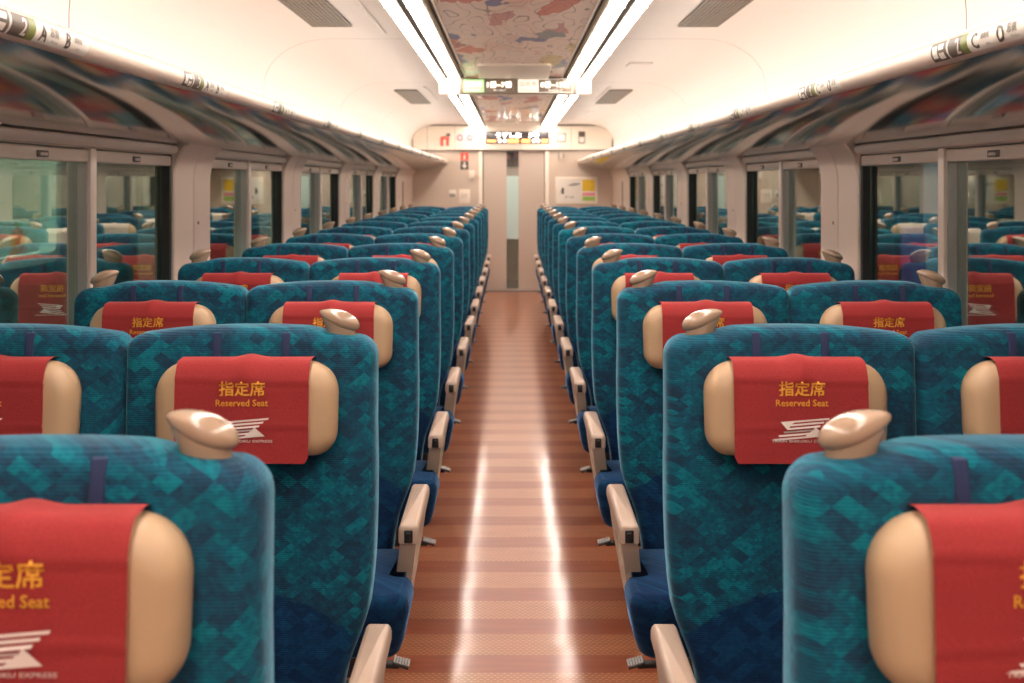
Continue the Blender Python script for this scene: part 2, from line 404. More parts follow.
def back_outline(side):
    """side=+1: outer (armrest) edge on +a"""
    pts = []
    def top(a):
        t = a*side
        z = 1.151 - 0.020*min(1, abs(t)/HW)**2.2
        if t > 0.105: z -= 0.007*min(1, (t-0.105)/0.05)**2*(3-2*min(1, (t-0.105)/0.05))
        return z
    inner = -HW+0.001; outer = HW-0.003
    r_in, r_out = 0.032, 0.042
    # start at bottom inner, go up inner side
    pts.append((inner+0.03, 0.36)); pts.append((inner+0.006, 0.42)); pts.append((inner, 0.50))
    for z in (0.6, 0.7, 0.8, 0.9, 1.0, 1.06): pts.append((inner, z))
    zt = top((inner+r_in)*side)
    for k in range(7):
        w = PI - (PI/2)*k/6
        pts.append((inner+r_in+r_in*math.cos(w), zt-r_in+r_in*math.sin(w)))
    n = 22
    for k in range(1, n):
        a = inner+r_in + (outer-r_out-inner-r_in)*k/n
        pts.append((a, top(a*side)))
    zt = top((outer-r_out)*side)
    for k in range(9):
        w = PI/2 - (PI/2)*k/8
        pts.append((outer-r_out+r_out*math.cos(w), zt-r_out+r_out*math.sin(w)))
    for z, d in ((1.04, 0), (0.96, 0), (0.88, -0.002), (0.80, -0.002), (0.72, 0), (0.66, 0.004), (0.61, 0.010), (0.57, 0.022), (0.53, 0.038), (0.49, 0.052), (0.44, 0.062), (0.36, 0.07)):
        pts.append((outer-d, z))
    return [(a*side, z) for a, z in pts]

def make_back(side):
    bm = bmesh.new()
    layers = [(0.045, 0.056), (0.020, 0.052), (0.007, 0.042), (0.0, 0.025), (0.0, -0.018), (0.0025, -0.030), (0.008, -0.040), (0.016, -0.046), (0.026, -0.0485)]
    loft(bm, back_outline(side), layers, lambda a, b, d: (a, d + rec(b), b))
    o = finish('seat_back', bm, M['teal'], angle=50)
    return o
def make_cushion(side):
    bm = bmesh.new()
    inner, outer, front = -HW+0.002, HW-0.008, HW+0.030
    o = [(inner, -0.08, 0.01), (outer, -0.08, 0.01), (outer, -0.432, 0.012), (front, -0.445, 0.018), (front, -0.612, 0.045), (inner, -0.612, 0.03)]
    o = [(a*side, b, r) for a, b, r in o]
    pts = rpoly(o, 5)
    def mp(a, b, d):
        t = (-b-0.08)/0.53
        zt = 0.415 + 0.080*t - 0.018*max(0, t-0.8)/0.2; zb = 0.35 - 0.03*t
        lean = 1 - 0.10*max(0, 1-d)**1.3
        yb = b + (1-d)*0.03*max(0, t)
        return (a*lean, yb, zb + (zt-zb)*d)
    loft(bm, pts, [(0.03, 0.0), (0.012, 0.0), (0.004, 0.06), (0.0, 0.25), (0.0, 0.68), (0.003, 0.80), (0.010, 0.90), (0.020, 0.97), (0.030, 0.99)], mp)
    return finish('seat_cushion', bm, M['navy'], angle=50)
HR_W, HR_H, HR_Z = 0.350, 0.177, 1.004
HR_Y = -0.080            # middle depth of the pillow
def make_headrest():
    bm = bmesh.new()
    w, h = HR_W/2, HR_H/2
    pts = rpoly([(-w+0.004, -h, 0.045), (w-0.004, -h, 0.045), (w, h, 0.062), (-w, h, 0.062)], 9)
    lay = [(0.03, 0.040), (0.010, 0.038), (0.002, 0.026), (0.0, 0.012), (0.0, 0.0), (0.003, -0.012), (0.009, -0.021), (0.018, -0.028), (0.028, -0.0315), (0.040, -0.033)]
    loft(bm, pts, lay, lambda a, b, d: (a, HR_Y + d + rec(HR_Z+b), HR_Z+b))
    return finish('headrest', bm, M['vinyl'], angle=60)
CW = 0.1255
def cover_y(a, z):
    """front surface of the cloth"""
    t = (z - (HR_Z+HR_H/2))        # 0 at top, negative downward
    y = HR_Y - 0.0395 + rec(z)
    if t > -0.045: y += 0.018*((t+0.045)/0.045)**2.6
    # soft creases
    y -= 0.0062*math.exp(-((a-0.004)/0.018)**2)*math.exp(-((t+0.018)/0.022)**2)
    y -= 0.0012*math.exp(-((abs(a-0.004)-0.040)/0.020)**2)*math.exp(-((t+0.026)/0.022)**2)
    y -= 0.0022*math.exp(-((t+0.034+0.02*a)/0.0035)**2)
    y += 0.0014*math.exp(-((t+0.040+0.02*a)/0.004)**2)
    y -= 0.0026*math.exp(-((t+0.118-0.02*a)/0.004)**2)
    y += 0.0010*math.exp(-((t+0.124-0.02*a)/0.005)**2)
    if t < -0.16: y += 0.02*(-0.16-t)
    y -= 0.002*(abs(a)/CW)**6
    return y
def make_cover(red):
    bm = bmesh.new(); na = 32
    top = HR_Z+HR_H/2
    prof = []
    # over the top, from the back
    for zz, yy in ((-0.030, 0.046), (-0.010, 0.044), (0.001, 0.036), (0.0055, 0.022), (0.0075, 0.006), (0.0060, -0.010)):
        prof.append(('p', top+zz, HR_Y+yy))
    for k in range(31):
        prof.append(('f', top + 0.000 - (HR_H+0.006)*k/30, 0))
    rows = []
    for kind, z, y in prof:
        r = []
        for i in range(na+1):
            a = -CW + 2*CW*i/na
            t = z-top
            aa = a*(1-0.055*max(0, min(1, (-t-0.171)/0.012)))
            pk = 0.006*math.exp(-((a-0.004)/0.020)**2)
            if kind == 'p': r.append(bm.verts.new((aa, y+rec(z), z+pk)))
            else: r.append(bm.verts.new((aa, cover_y(a, z), z + 0.004*(1+t/0.2) + pk*math.exp(t/0.02) - (0.004*math.cos(a*20) if t < -0.19 else 0)*0.5)))
        rows.append(r)
    for r0, r1 in zip(rows, rows[1:]):
        for i in range(na): bm.faces.new((r0[i], r0[i+1], r1[i+1], r1[i]))
    # clipped lower corners
    # hem thickness
    edge = [v for v in rows[-1]]
    low = [bm.verts.new((v.co.x, v.co.y+0.004, v.co.z+0.001)) for v in edge]
    for i in range(na): bm.faces.new((edge[i], edge[i+1], low[i+1], low[i]))
    for col in (0, na):
        e = [r[col] for r in rows[5:]]
        sgn = -1 if col == 0 else 1
        b2 = [bm.verts.new((v.co.x - sgn*0.003, v.co.y+0.010, v.co.z)) for v in e]
        for i in range(len(e)-1): bm.faces.new((e[i], e[i+1], b2[i+1], b2[i]))
    if red:
        f = lambda a, b: (a, cover_y(a, b)-0.0030, b)
        z0 = top
        put(bm, fit(text_geo('指定席', 0.03, bold=0.0011), 0.001, 1.0490, w=0.086, h=0.0275), f, 1)
        put(bm, fit(text_geo('Reserved Seat', 0.02, bold=0.0007), 0.001, 1.0225, w=0.098), f, 1)
        # flash logo: bars slanted along two wedges
        sh = lambda x, y: (x*0.0012 - 0.001, 0.9735 + y*0.00155 + 0.00010*x)
        bars = []
        tri1 = [(-32, 10.5), (6, 10.5), (-12, 6), (-18, 1.5), (-24, 1.5)]
        put(bm, poly_geo([sh(*p) for p in [(-32, 11), (-8, 11), (-16, 6), (-22, 1)]]), f, 2)
        for k, (xa, xb) in enumerate([(-30, 44), (-26, 36), (-22, 30), (-28, 20), (-36, 12), (-44, 6)]):
            yb = 11 - k*3.9
            put(bm, poly_geo([sh(xa, yb), sh(xb, yb), sh(xb-1.5, yb-2.1), sh(xa+1.5, yb-2.1)]), f, 2)
        put(bm, poly_geo([sh(22, 1.4), sh(38, -10.6), sh(2, -10.6), sh(12, -5)]), f, 2)
        put(bm, fit(text_geo('TRAIN SHIKOKU EXPRESS', 0.01, bold=0.0004), 0.001, 0.9520, w=0.116, h=0.0050), f, 2)
        o = finish('headrest_cover', bm, [M['red'], M['yellow'], M['logo']], angle=70)
    else:
        o = finish('headrest_cover', bm, [M['cream_cloth']], angle=70)
    return o
def make_strap():
    bm = bmesh.new()
    pr = []
    box(bm, -0.008, 0.008, -0.0590+rec(1.12), -0.046+rec(1.12), 1.070, 1.142, bev=0.002)
    for v in bm.verts: v.co.y += rec(v.co.z)-rec(1.12) + (0.010*((v.co.z-1.11)/0.03)**2 if v.co.z > 1.12 else 0)
    return finish('strap', bm, M['strap'])
def make_handle(side):
    """slanting grab knob on the shoulder: low end towards the outer edge"""
    bm = bmesh.new()
    bmesh.ops.create_uvsphere(bm, u_segments=28, v_segments=16, radius=1.0)
    for v in bm.verts:
        x, y, z = v.co
        taper = 1 - 0.22*x*(-1)
        x2 = 0.043*x*(abs(x)**0.05 if x else 1); y2 = 0.028*y*(1+0.15*x); z2 = 0.0145*z*(1+0.22*x) + (0.004*(1-x*x) if z > 0 else -0.001*(1-x*x))
        ang = -math.radians(22)
        v.co = (x2*math.cos(ang)-z2*math.sin(ang), y2, x2*math.sin(ang)+z2*math.cos(ang)+0.026)
    # tapering neck under the cap
    rings = []
    for zz, rx, ry, cx in ((-0.030, 0.027, 0.022, 0.006), (-0.012, 0.0265, 0.022, 0.006), (0.004, 0.030, 0.023, 0.003), (0.018, 0.033, 0.024, -0.001), (0.026, 0.031, 0.022, -0.004)):
        rings.append([bm.verts.new((cx+rx*math.cos(2*PI*k/24), ry*math.sin(2*PI*k/24), zz-0.25*rx*math.cos(2*PI*k/24)*(1 if zz > 0 else 0))) for k in range(24)])
    for r0, r1 in zip(rings, rings[1:]):
        for k in range(24): bm.faces.new((r0[k], r0[(k+1) % 24], r1[(k+1) % 24], r1[k]))
    bm.faces.new(rings[0]); bm.faces.new(rings[-1][::-1])
    for v in bm.verts: v.co.x *= side
    return finish('grab_handle', bm, M['handle'], angle=60)
def make_armrest(side):
    """moulded side panel with an oval hand hole, leaning in towards the floor"""
    bm = bmesh.new()
    outer = rpoly([(-0.085, 0.565, 0.01), (-0.425, 0.565, 0.01), (-0.425, 0.52, 0.02), (-0.405, 0.46, 0.04), (-0.400, 0.355, 0.03), (-0.27, 0.355, 0.03), (-0.17, 0.395, 0.05), (-0.085, 0.47, 0.03)], 6)
    outer = dedupe(outer)
    hole = [(-0.275+0.062*math.cos(2*PI*k/28)-0.10*0.045*math.sin(2*PI*k/28), 0.487+0.050*math.sin(2*PI*k/28)) for k in range(28)]
    def mp(a, b, d):
        lean = max(0, 0.56-b)*0.13
        return (side*(0.482+d*0.040-lean), a, b)
    for loop in (outer, hole):
        vs = [bm.verts.new((0, a, b)) for a, b in loop]
        for i in range(len(vs)): bm.edges.new((vs[i], vs[(i+1) % len(vs)]))
    bmesh.ops.triangle_fill(bm, edges=bm.edges[:], use_beauty=True, use_dissolve=False)
    # drop triangles that filled the hole
    for f in [f for f in bm.faces if ((f.calc_center_median().y+0.275)/0.060)**2+((f.calc_center_median().z-0.487)/0.048)**2 < 0.93]:
        if all(((v.co.y+0.275)/0.068)**2+((v.co.z-0.487)/0.056)**2 < 1.0 for v in f.verts): bm.faces.remove(f)
    g = bmesh.ops.extrude_face_region(bm, geom=bm.faces[:])
    ext = {e for e in g['geom'] if isinstance(e, bmesh.types.BMVert)}
    for v in bm.verts:
        v.co = Vector(mp(v.co.y, v.co.z, 1.0 if v in ext else 0.0))
    o = finish('armrest', bm, M['armpanel'], angle=30)
    md = o.modifiers.new('edge', 'BEVEL'); md.width = 0.004; md.segments = 2; md.limit_method = 'ANGLE'; md.angle_limit = math.radians(40)
    # cap
    bm = bmesh.new()
    pts = rpoly([(0.476, -0.435, 0.008), (0.527, -0.435, 0.008), (0.527, -0.075, 0.01), (0.476, -0.075, 0.01)], 4)
    pts = [(a*side, b) for a, b in pts]
    def mq(a, b, d): return (a, b, d - 0.004*max(0, (-b-0.36)/0.075)**2 if d > 0.57 else d + (0.022*max(0, min(1, (b+0.435)/0.05)) if d < 0.56 else 0))
    loft(bm, pts, [(0.004, 0.538), (0.0, 0.542), (0.0, 0.578), (0.002, 0.585), (0.006, 0.590), (0.012, 0.592)], mq)
    cap = finish('arm_pad', bm, M['arm'], parent=o, angle=40)
    bm = bmesh.new()
    x0, x1 = sorted((side*0.491, side*0.512))
    box(bm, x0, x1, -0.4395, -0.4335, 0.545, 0.577, bev=0.003)
    x0, x1 = sorted((side*0.496, side*0.508))
    box(bm, x0, x1, -0.4425, -0.438, 0.551, 0.571, bev=0.002)
    btn = finish('recline_button', bm, M['black'], parent=o)
    btn['label'] = 'black recline button plate'
    return [o, cap, btn]
def make_base():
    bm = bmesh.new()
    box(bm, -0.46, 0.46, -0.50, -0.10, 0.30, 0.355, bev=0.006)
    box(bm, -0.40, 0.40, -0.46, -0.14, 0.22, 0.31, bev=0.01)
    box(bm, -0.26, 0.26, -0.42, -0.16, 0.05, 0.23, bev=0.02)
    box(bm, -0.34, 0.34, -0.46, -0.10, 0.0, 0.055, bev=0.01)
    return finish('pedestal', bm, M['darkmetal'])
def make_pedal(side):
    bm = bmesh.new()
    # arm of the pedal
    box(bm, *sorted((side*0.36, side*0.462)), -0.275, -0.250, 0.164, 0.178, 1, bev=0.004)
    box(bm, *sorted((side*0.445, side*0.487)), -0.288, -0.243, 0.176, 0.182, 1, bev=0.002)
    for k in range(6):
        a = 0.448+k*0.0072
        box(bm, *sorted((side*a, side*(a+0.0042))), -0.287, -0.244, 0.182, 0.186, 0)
    for v in bm.verts:
        v.co.z -= (abs(v.co.x)-0.445)*0.28 if abs(v.co.x) > 0.445 else 0
    o = finish('turning_pedal', bm, [M['tread'], M['darkmetal']])
    return o

_cache = {}
def shared(key, fn, *a):
    if key not in _cache:
        o = fn(*a); _cache[key] = o
    return _cache[key]
def make_seat(s, red):
    """s=+1: aisle on +x.  Returns the thing (Empty) with all its parts."""
    root = empty('double_seat')
    def add(o, loc=(0, 0, 0), parent=None):
        o.parent = parent or root; o.location = loc; return o
    def cp(key, fn, *a):
        o = shared(key, fn, *a)
        if key in _used:
            c = o.copy(); COL.objects.link(c); return c
        _used.add(key); return o
    for pl in (-1, 1):
        add(cp(('back', pl), make_back, pl), (pl*UC, 0, 0))
        add(cp(('cush', pl), make_cushion, pl), (pl*UC, 0, 0))
        hr = add(cp('head', make_headrest), (pl*UC + (0.005*s if pl == s else 0), 0, 0))
        add(cp(('cover', red), make_cover, red), (0, 0, 0), hr)
        for q in (-1, 1):
            add(cp('strap', make_strap), (q*0.068*0.98, 0, 0), hr)
        add(cp(('knob', pl), make_handle, pl), (pl*0.413, 0.004, 1.1355))
        key = ('arm', pl)
        if key not in _arm: _arm[key] = make_armrest(pl); arm = _arm[key]
        else:
            arm = [x.copy() for x in _arm[key]]
            for x in arm: COL.objects.link(x)
            arm[1].parent = arm[0]; arm[2].parent = arm[0]
        arm[0].parent = root
    add(cp('base', make_base))
    add(cp(('pedal', s), make_pedal, s))
    return root
_used = set(); _arm = {}
ordinal = ['', 'front', 'second', 'third', 'fourth', 'fifth', 'sixth', 'seventh', 'eighth', 'ninth', 'tenth', 'eleventh', 'twelfth', 'last']
def seat_label(side, n, red):
    sd = 'left' if side < 0 else 'right'
    cov = 'red' if red else 'ivory'
    if n == 1: where = 'nearest the viewer'
    elif n == 13: where = 'last row before end wall'
    elif n == 12: where = 'last row but one'
    elif n == 7: where = 'last row with red'
    elif n == 8: where = 'first row with ivory'
    else: where = ordinal[n] + ' row from viewer'
    return f'teal seat pair, {cov} headrest covers, {sd} of aisle, {where}'
def copy_tree(o, parent=None):
    c = o.copy(); COL.objects.link(c); c.parent = parent
    for ch in list(o.children): copy_tree(ch, c)
    return c
XC = 0.774
for side in (-1, 1):
    s = -side
    for n in range(1, NROW+1):
        red = n <= 7
        key = (side, red)
        if key not in _cache:
            o = make_seat(s, red); _cache[key] = o
        else: o = copy_tree(_cache[key])
        o.location = (side*XC, row_y(n), 0)
        tag(o, seat_label(side, n, red), 'seat', 'pairs of seats %s of the aisle' % ('left' if side < 0 else 'right'))

# ================================================================== SHELL
bm = bmesh.new(); box(bm, -1.45, 1.45, YBACK-0.05, YEND+0.08, -0.05, 0.0)
tag(finish('floor', bm, M['floor']), 'glossy red-brown train floor with plain and dotted cross bands', kind='structure')

# side walls below/above the windows, pillars, windows
SILL, HEAD = 0.86, 1.540
WIN = [(2.65+2*k, 4.18+2*k) for k in range(-2, 5)]
for side in (-1, 1):
    nm = 'left' if side < 0 else 'right'
    X = lambda v: side*v
    bm = bmesh.new()
    def sbox(a, b, y0, y1, z0, z1, mi=0, bev=0): x0, x1 = sorted((X(a), X(b))); box(bm, x0, x1, y0, y1, z0, z1, mi, bev)
    sbox(WALL, 1.46, YBACK, YEND, 0, SILL)                       # below the windows
    sbox(WALL-0.004, 1.46, YBACK, YEND, HEAD, 1.62)              # above the windows
    edges = [YBACK] + [v for w in WIN for v in w] + [YEND]
    for a, b in zip(edges[0::2], edges[1::2]): sbox(WALL+0.012, 1.46, a, b, SILL, HEAD)
    tag(finish(f'wall_{nm}', bm, M['wall']), f'pinkish beige {nm} side wall of the carriage', kind='structure')
    # pillar covers, flaring out under the rack
    for a, b in zip(edges[0::2], edges[1::2]):
        bm = bmesh.new()
        prof = [(WALL+0.02, SILL-0.02), (WALL-0.012, SILL-0.02), (WALL-0.012, 1.43)]
        for k in range(1, 9):
            w = k/8*PI/2
            prof.append((WALL-0.012-0.085*(1-math.cos(w)), 1.43+0.162*math.sin(w)))
        prof += [(WALL+0.02, 1.585)]
        prof = [(X(p), q) for p, q in prof]
        mid = (a+b)/2 if (b-a) < 1 else a+0.25
        spans = [(a-0.012, mid-0.0015), (mid+0.0015, b+(0.012 if b < YEND-0.1 else 0))]
        for y0, y1 in spans: loft(bm, prof, [(0.006, y0), (0.0, y0+0.008), (0.0, y1-0.004), (0.003, y1)], lambda p, q, d: (p, d, q))
        sb = sorted((X(WALL-0.004), X(WALL+0.02))); box(bm, sb[0], sb[1], mid-0.003, mid+0.003, SILL, 1.43, 1)
        # little screw cover
        sc = sorted((X(WALL-0.0145), X(WALL-0.010))); box(bm, sc[0], sc[1], mid+0.06, mid+0.072, 1.26, 1.272, 1, bev=0.001)
        i = len([o for o in bpy.data.objects if o.name.startswith('trim_')])+1
        tag(finish(f'trim_{i}', bm, [M['wall'], M['seam']]), f'beige pillar cover between the windows on the {nm} side', kind='structure')
    # windows
    for k, (y0, y1) in enumerate(WIN):
        i = k+1 + (0 if side < 0 else len(WIN))
        root = empty(f'window_{i}', (X(WALL), (y0+y1)/2, SILL), kind='structure')
        def part(name, bmx, mats, par=root):
            o = finish(name, bmx, mats)
            o.parent = par
            off = Vector(root.location)
            for v in o.data.vertices: v.co -= off
            return o
        ym = y0+0.72
        # reveal in black rubber
        bm = bmesh.new()
        for (a, b, c, d) in ((y0+0.014, y0+0.040, SILL, HEAD), (y1-0.040, y1-0.014, SILL, HEAD)):
            sbox(WALL-0.002, WALL+0.045, a, b, c, d)
        sbox(WALL+0.01, WALL+0.06, y0+0.045, y1-0.045, SILL, SILL+0.03)
        part('rubber_seal', bm, M['rubber'])
        bm = bmesh.new()
        for (a, b) in ((y0-0.0, y0+0.016), (y1-0.016, y1)):
            sbox(WALL-0.010, WALL+0.05, a, b, SILL, HEAD, bev=0.002)
        sbox(WALL-0.035, WALL+0.03, y0, y1, SILL-0.025, SILL, bev=0.006)
        part('frame', bm, M['trim'])
        bm = bmesh.new()
        sbox(WALL-0.012, WALL+0.045, ym-0.024, ym+0.024, SILL, HEAD, bev=0.004)
        mul = part('mullion', bm, M['trim'])
        bm = bmesh.new(); sbox(WALL-0.002, WALL+0.026, ym-0.032, ym-0.0245, SILL, HEAD-0.045); sbox(WALL-0.002, WALL+0.026, ym+0.0245, ym+0.032, SILL, HEAD-0.045)
        part('guide_rail', bm, M['sash'], root)
        for (a, b) in ((y0+0.045, ym-0.03), (ym+0.03, y1-0.045)):
            bm = bmesh.new(); sbox(WALL+0.026, WALL+0.030, a-0.004, b+0.004, SILL+0.01, HEAD)
            part('window_pane', bm, M['glass'])
            bm = bmesh.new(); sbox(WALL-0.004, WALL+0.024, a-0.02, b+0.02, HEAD-0.044, HEAD-0.004, bev=0.006)
            cas = part('blind_cassette', bm, M['trim'])
            bm = bmesh.new(); c = (a+b)/2
            sbox(WALL-0.009, WALL-0.003, c-0.035, c+0.035, HEAD-0.036, HEAD-0.016, bev=0.003)
            sbox(WALL-0.012, WALL-0.008, c-0.022, c+0.022, HEAD-0.031, HEAD-0.023, 1, bev=0.002)
            part('blind_handle', bm, [M['brown'], M['trim']], cas)

# narrow dark service slot in the last wall panel
for side in (-1, 1):
    bm = bmesh.new(); x0, x1 = sorted((side*(WALL-0.016), side*(WALL-0.006))); box(bm, x0, x1, 12.86, 12.93, 1.0, 1.44, bev=0.002)
    i = len([o for o in bpy.data.objects if o.name.startswith('trim_')])+1
    tag(finish(f'trim_{i}', bm, M['dark']), 'narrow dark strip in the wall panel by the end wall', kind='structure')

# ceiling ------------------------------------------------------------
ZC = 2.19; R = 0.34; RV = 0.25
SEAMS = [YBACK, 0.7, 3.2, 5.7, 8.2, 10.7, 13.2, YEND]
bm = bmesh.new()
for side in (-1, 1):
    prof = [(side*(WALL-0.004), 1.60), (side*(WALL-0.004), ZC-RV)]
    for k in range(1, 13):
        w = k/12*PI/2
        prof.append((side*(WALL-0.004-R*(1-math.cos(w))), ZC-RV+RV*math.sin(w)))
    prof += [(side*0.575, ZC), (side*0.575, ZC+0.05)]
    th = [(x+side*0.012, z+0.012) for x, z in prof]
    for a, b in zip(SEAMS, SEAMS[1:]): strip_y(bm, prof, a+0.003, b-0.003, 0)
    strip_y(bm, th, YBACK, YEND, 1)
# recessed centre above lamps, art
strip_y(bm, [(-0.60, ZC+0.05), (0.60, ZC+0.05)], YBACK, YEND, 0)
for x in (-0.345, 0.345):
    pass
tag(finish('ceiling', bm, [M['ceiling'], M['seam']]), 'cream curved carriage ceiling with cross seams', kind='structure')
# solid roof above so no light leaks
bm = bmesh.new()
box(bm, -1.48, 1.48, YBACK-0.05, YEND+0.02, 2.30, 2.36); box(bm, -1.48, -1.44, YBACK-0.05, YEND+0.02, 1.60, 2.31); box(bm, 1.44, 1.48, YBACK-0.05, YEND+0.02, 1.60, 2.31)
tag(finish('trim_30', bm, M['dark']), 'outer roof shell of the carriage above the ceiling', kind='structure')
bm = bmesh.new(); box(bm, -1.48, 1.48, YBACK-0.1, YBACK, -0.05, 2.36)
tag(finish('wall_back', bm, M['endwall']), 'cream end wall behind the viewer', kind='structure')

# lamps: four continuous diffusers
def lamp_strip(xa, xb, label):
    x0, x1 = sorted((xa, xb)); c = (x0+x1)/2
    root = empty('ceiling_light', (c, 6, 2.17), label, 'light', 'long ceiling light strips')
    bm = bmesh.new(); w = (x1-x0)/2
    prof = [(-w, 0.03)] + [(-w*math.cos(k/8*PI)*1.0, 0.004-0.014*math.sin(k/8*PI)) for k in range(9)] + [(w, 0.03)]
    prism_y(bm, prof, YBACK-6+0.02, YEND-6-0.06)
    finish('diffuser', bm, M['lamp'], root, 60)
    bm = bmesh.new()
    prism_y(bm, [(-w-0.003, -0.001), (-w-0.003, 0.06), (-w-0.0005, 0.06), (-w-0.0005, -0.001)], YBACK-6, YEND-6)
    prism_y(bm, [(w+0.0005, -0.001), (w+0.0005, 0.06), (w+0.003, 0.06), (w+0.003, -0.001)], YBACK-6, YEND-6)
    finish('housing', bm, M['header'], root)
    for j in range(9):
        y = -0.5+1.67*j+0.0 - 6
        bm = bmesh.new(); box(bm, -w-0.002, w+0.002, y-0.006, y+0.006, -0.013, 0.005, bev=0.002)
        finish('joint_clip', bm, M['ceiling'], root)
    return root
lamp_strip(-0.549, -0.490, 'bright white light strip, outermost of the pair on the left half of ceiling')
lamp_strip(-0.455, -0.385, 'bright white light strip on the left, next to the printed ceiling panels')
lamp_strip(0.455, 0.385, 'bright white light strip on the right, next to the printed ceiling panels')
lamp_strip(0.549, 0.490, 'bright white light strip, outermost of the pair on the right half of ceiling')
# trims between lamps and panels
for s in (-1, 1):
    bm = bmesh.new()
    x0, x1 = sorted((s*0.487, s*0.458)); box(bm, x0, x1, YBACK, YEND-0.05, 2.178, 2.20, 1)
    x0, x1 = sorted((s*0.575, s*0.552)); box(bm, x0, x1, YBACK, YEND-0.05, 2.186, 2.215)
    x0, x1 = sorted((s*0.381, s*0.374)); box(bm, x0, x1, YBACK, YEND-0.05, 2.168, 2.21)
    x0, x1 = sorted((s*0.374, s*0.344)); box(bm, x0, x1, YBACK, YEND-0.05, 2.205, 2.215, 1)
    x0, x1 = sorted((s*0.344, s*0.335)); box(bm, x0, x1, YBACK, YEND-0.05, 2.170, 2.215)
    i = 31 if s < 0 else 32
    tag(finish(f'trim_{i}', bm, [M['header'], M['dark']]), 'dark channel and cream edging beside the ceiling lights', kind='structure')

# printed ceiling panels
def art_panel(y0, y1, label, lock=False):
    bm = bmesh.new()
    pts = rpoly([(-0.334, y0, 0.0), (0.334, y0, 0.0), (0.334, y1, 0), (-0.334, y1, 0)])
    loft(bm, pts, [(0, 2.176), (0, 2.19)], lambda a, b, d: (a, b-y0, d-2.176))
    o = finish('ceiling_picture_panel', bm, M['art'], loc=(0, y0, 2.176))
    tag(o, label, 'panel')
art_panel(YBACK+0.02, 2.45, 'long printed ceiling panel, the piece overhead closest to the viewer')
art_panel(2.46, 7.58, 'glossy printed ceiling panel with red, grey and blue shapes before the hanging sign')
art_panel(7.72, 13.3, 'glossy printed ceiling panel between hanging seat sign and end wall')
bm = bmesh.new()
pts = rpoly([(-0.235, 6.75, 0.05), (0.235, 6.75, 0.05), (0.245, 7.60, 0), (-0.245, 7.60, 0)], 6)
loft(bm, pts, [(0.003, 2.163), (0, 2.166), (0, 2.178)], lambda a, b, d: (a, b, d))
box(bm, -0.334, 0.334, 13.3, YEND-0.05, 2.165, 2.18)
tag(finish('trim_33', bm, M['header']), 'cream plates on the ceiling at the sign and end wall', kind='structure')

# hanging sign --------------------------------------------------------
sg = empty('hanging_sign', (0.03, 7.62, 2.05), 'hanging sign box with green reserved and cream unreserved seat number ranges', 'sign')
bm = bmesh.new(); box(bm, -0.56, 0.52, 0.012, 0.10, 0.005, 0.128, bev=0.006)
finish('mounting_beam', bm, M['header'], sg)
bm = bmesh.new(); box(bm, -0.412, 0.412, -0.012, 0.014, 0.006, 0.120, bev=0.003)
finish('sign_face', bm, M['sign_body'], sg)
fy = lambda a, b: (a, -0.0135, b)
fy2 = lambda a, b: (a, -0.0150, b)
bm = bmesh.new(); put(bm, rect_geo(-0.385, -0.240, 0.018, 0.108), fy, 0)
put(bm, fit(text_geo('指定席', 0.05, bold=0.001), -0.312, 0.075, w=0.115, h=0.038), fy2, 1)
put(bm, fit(text_geo('Reserved', 0.03), -0.312, 0.036, w=0.095), fy2, 1)
finish('reserved_panel', bm, [M['sign_green'], M['sign_white']], sg)['label'] = 'green lit panel with white characters'
bm = bmesh.new()
put(bm, fit(text_geo('1番~7番', 0.05, bold=0.0015), -0.13, 0.072, w=0.175, h=0.045), fy, 0)
put(bm, fit(text_geo('No.1-No.7', 0.02), -0.13, 0.032, w=0.085), fy, 0)
put(bm, rect_geo(-0.034, -0.031, 0.024, 0.104), fy, 1)
finish('seat_range_text', bm, [M['sign_white'], M['sign_grey']], sg)
bm = bmesh.new(); put(bm, rect_geo(0.0, 0.145, 0.016, 0.110), fy, 0)
put(bm, fit(text_geo('自由席', 0.05), 0.072, 0.075, w=0.112, h=0.036), fy2, 1)
put(bm, fit(text_geo('Non-Reserved', 0.03), 0.072, 0.034, w=0.115), fy2, 1)
finish('unreserved_panel', bm, [M['sign_cream'], M['sign_grey']], sg)['label'] = 'cream lit panel with grey characters'
bm = bmesh.new()
put(bm, fit(text_geo('8番~13番', 0.05, bold=0.0015), 0.262, 0.072, w=0.205, h=0.045), fy, 0)
put(bm, fit(text_geo('No.8-No.13', 0.02), 0.262, 0.032, w=0.095), fy, 0)
for g in (rect_geo(0.148, 0.386, 0.108, 0.111), rect_geo(0.148, 0.386, 0.015, 0.018), rect_geo(0.383, 0.386, 0.018, 0.108)): put(bm, g, fy, 0)
finish('seat_range_text', bm, [M['sign_white'], M['sign_grey']], sg)

# vents ---------------------------------------------------------------
def vent(side, y0, y1, label):
    root = empty('ceiling_vent', (side*0.88, (y0+y1)/2, 2.186), label, 'vent', 'air vents in the ceiling')
    L = (y1-y0)/2; w = 0.092
    bm = bmesh.new(); box(bm, -w, w, -L, L, -0.001, 0.002); finish('backing', bm, M['dark'], root)
    bm = bmesh.new()
    n = int(2*L/0.042)
    for k in range(n+1):
        y = -L + 2*L*k/n; box(bm, -w, w, y-0.009, y+0.009, -0.005, 0.0)
    for k in range(11):
        x = -w + 2*w*k/10; box(bm, x-0.004, x+0.004, -L, L, -0.006, -0.001)
    finish('grille', bm, M['vent'], root)
for side, nm in ((-1, 'left'), (1, 'right')):
    vent(side, 3.6, 5.2, f'brown ceiling vent grille, the closer one on the {nm}')
    vent(side, 8.8, 10.3, f'brown ceiling vent grille beyond the sign on the {nm}')
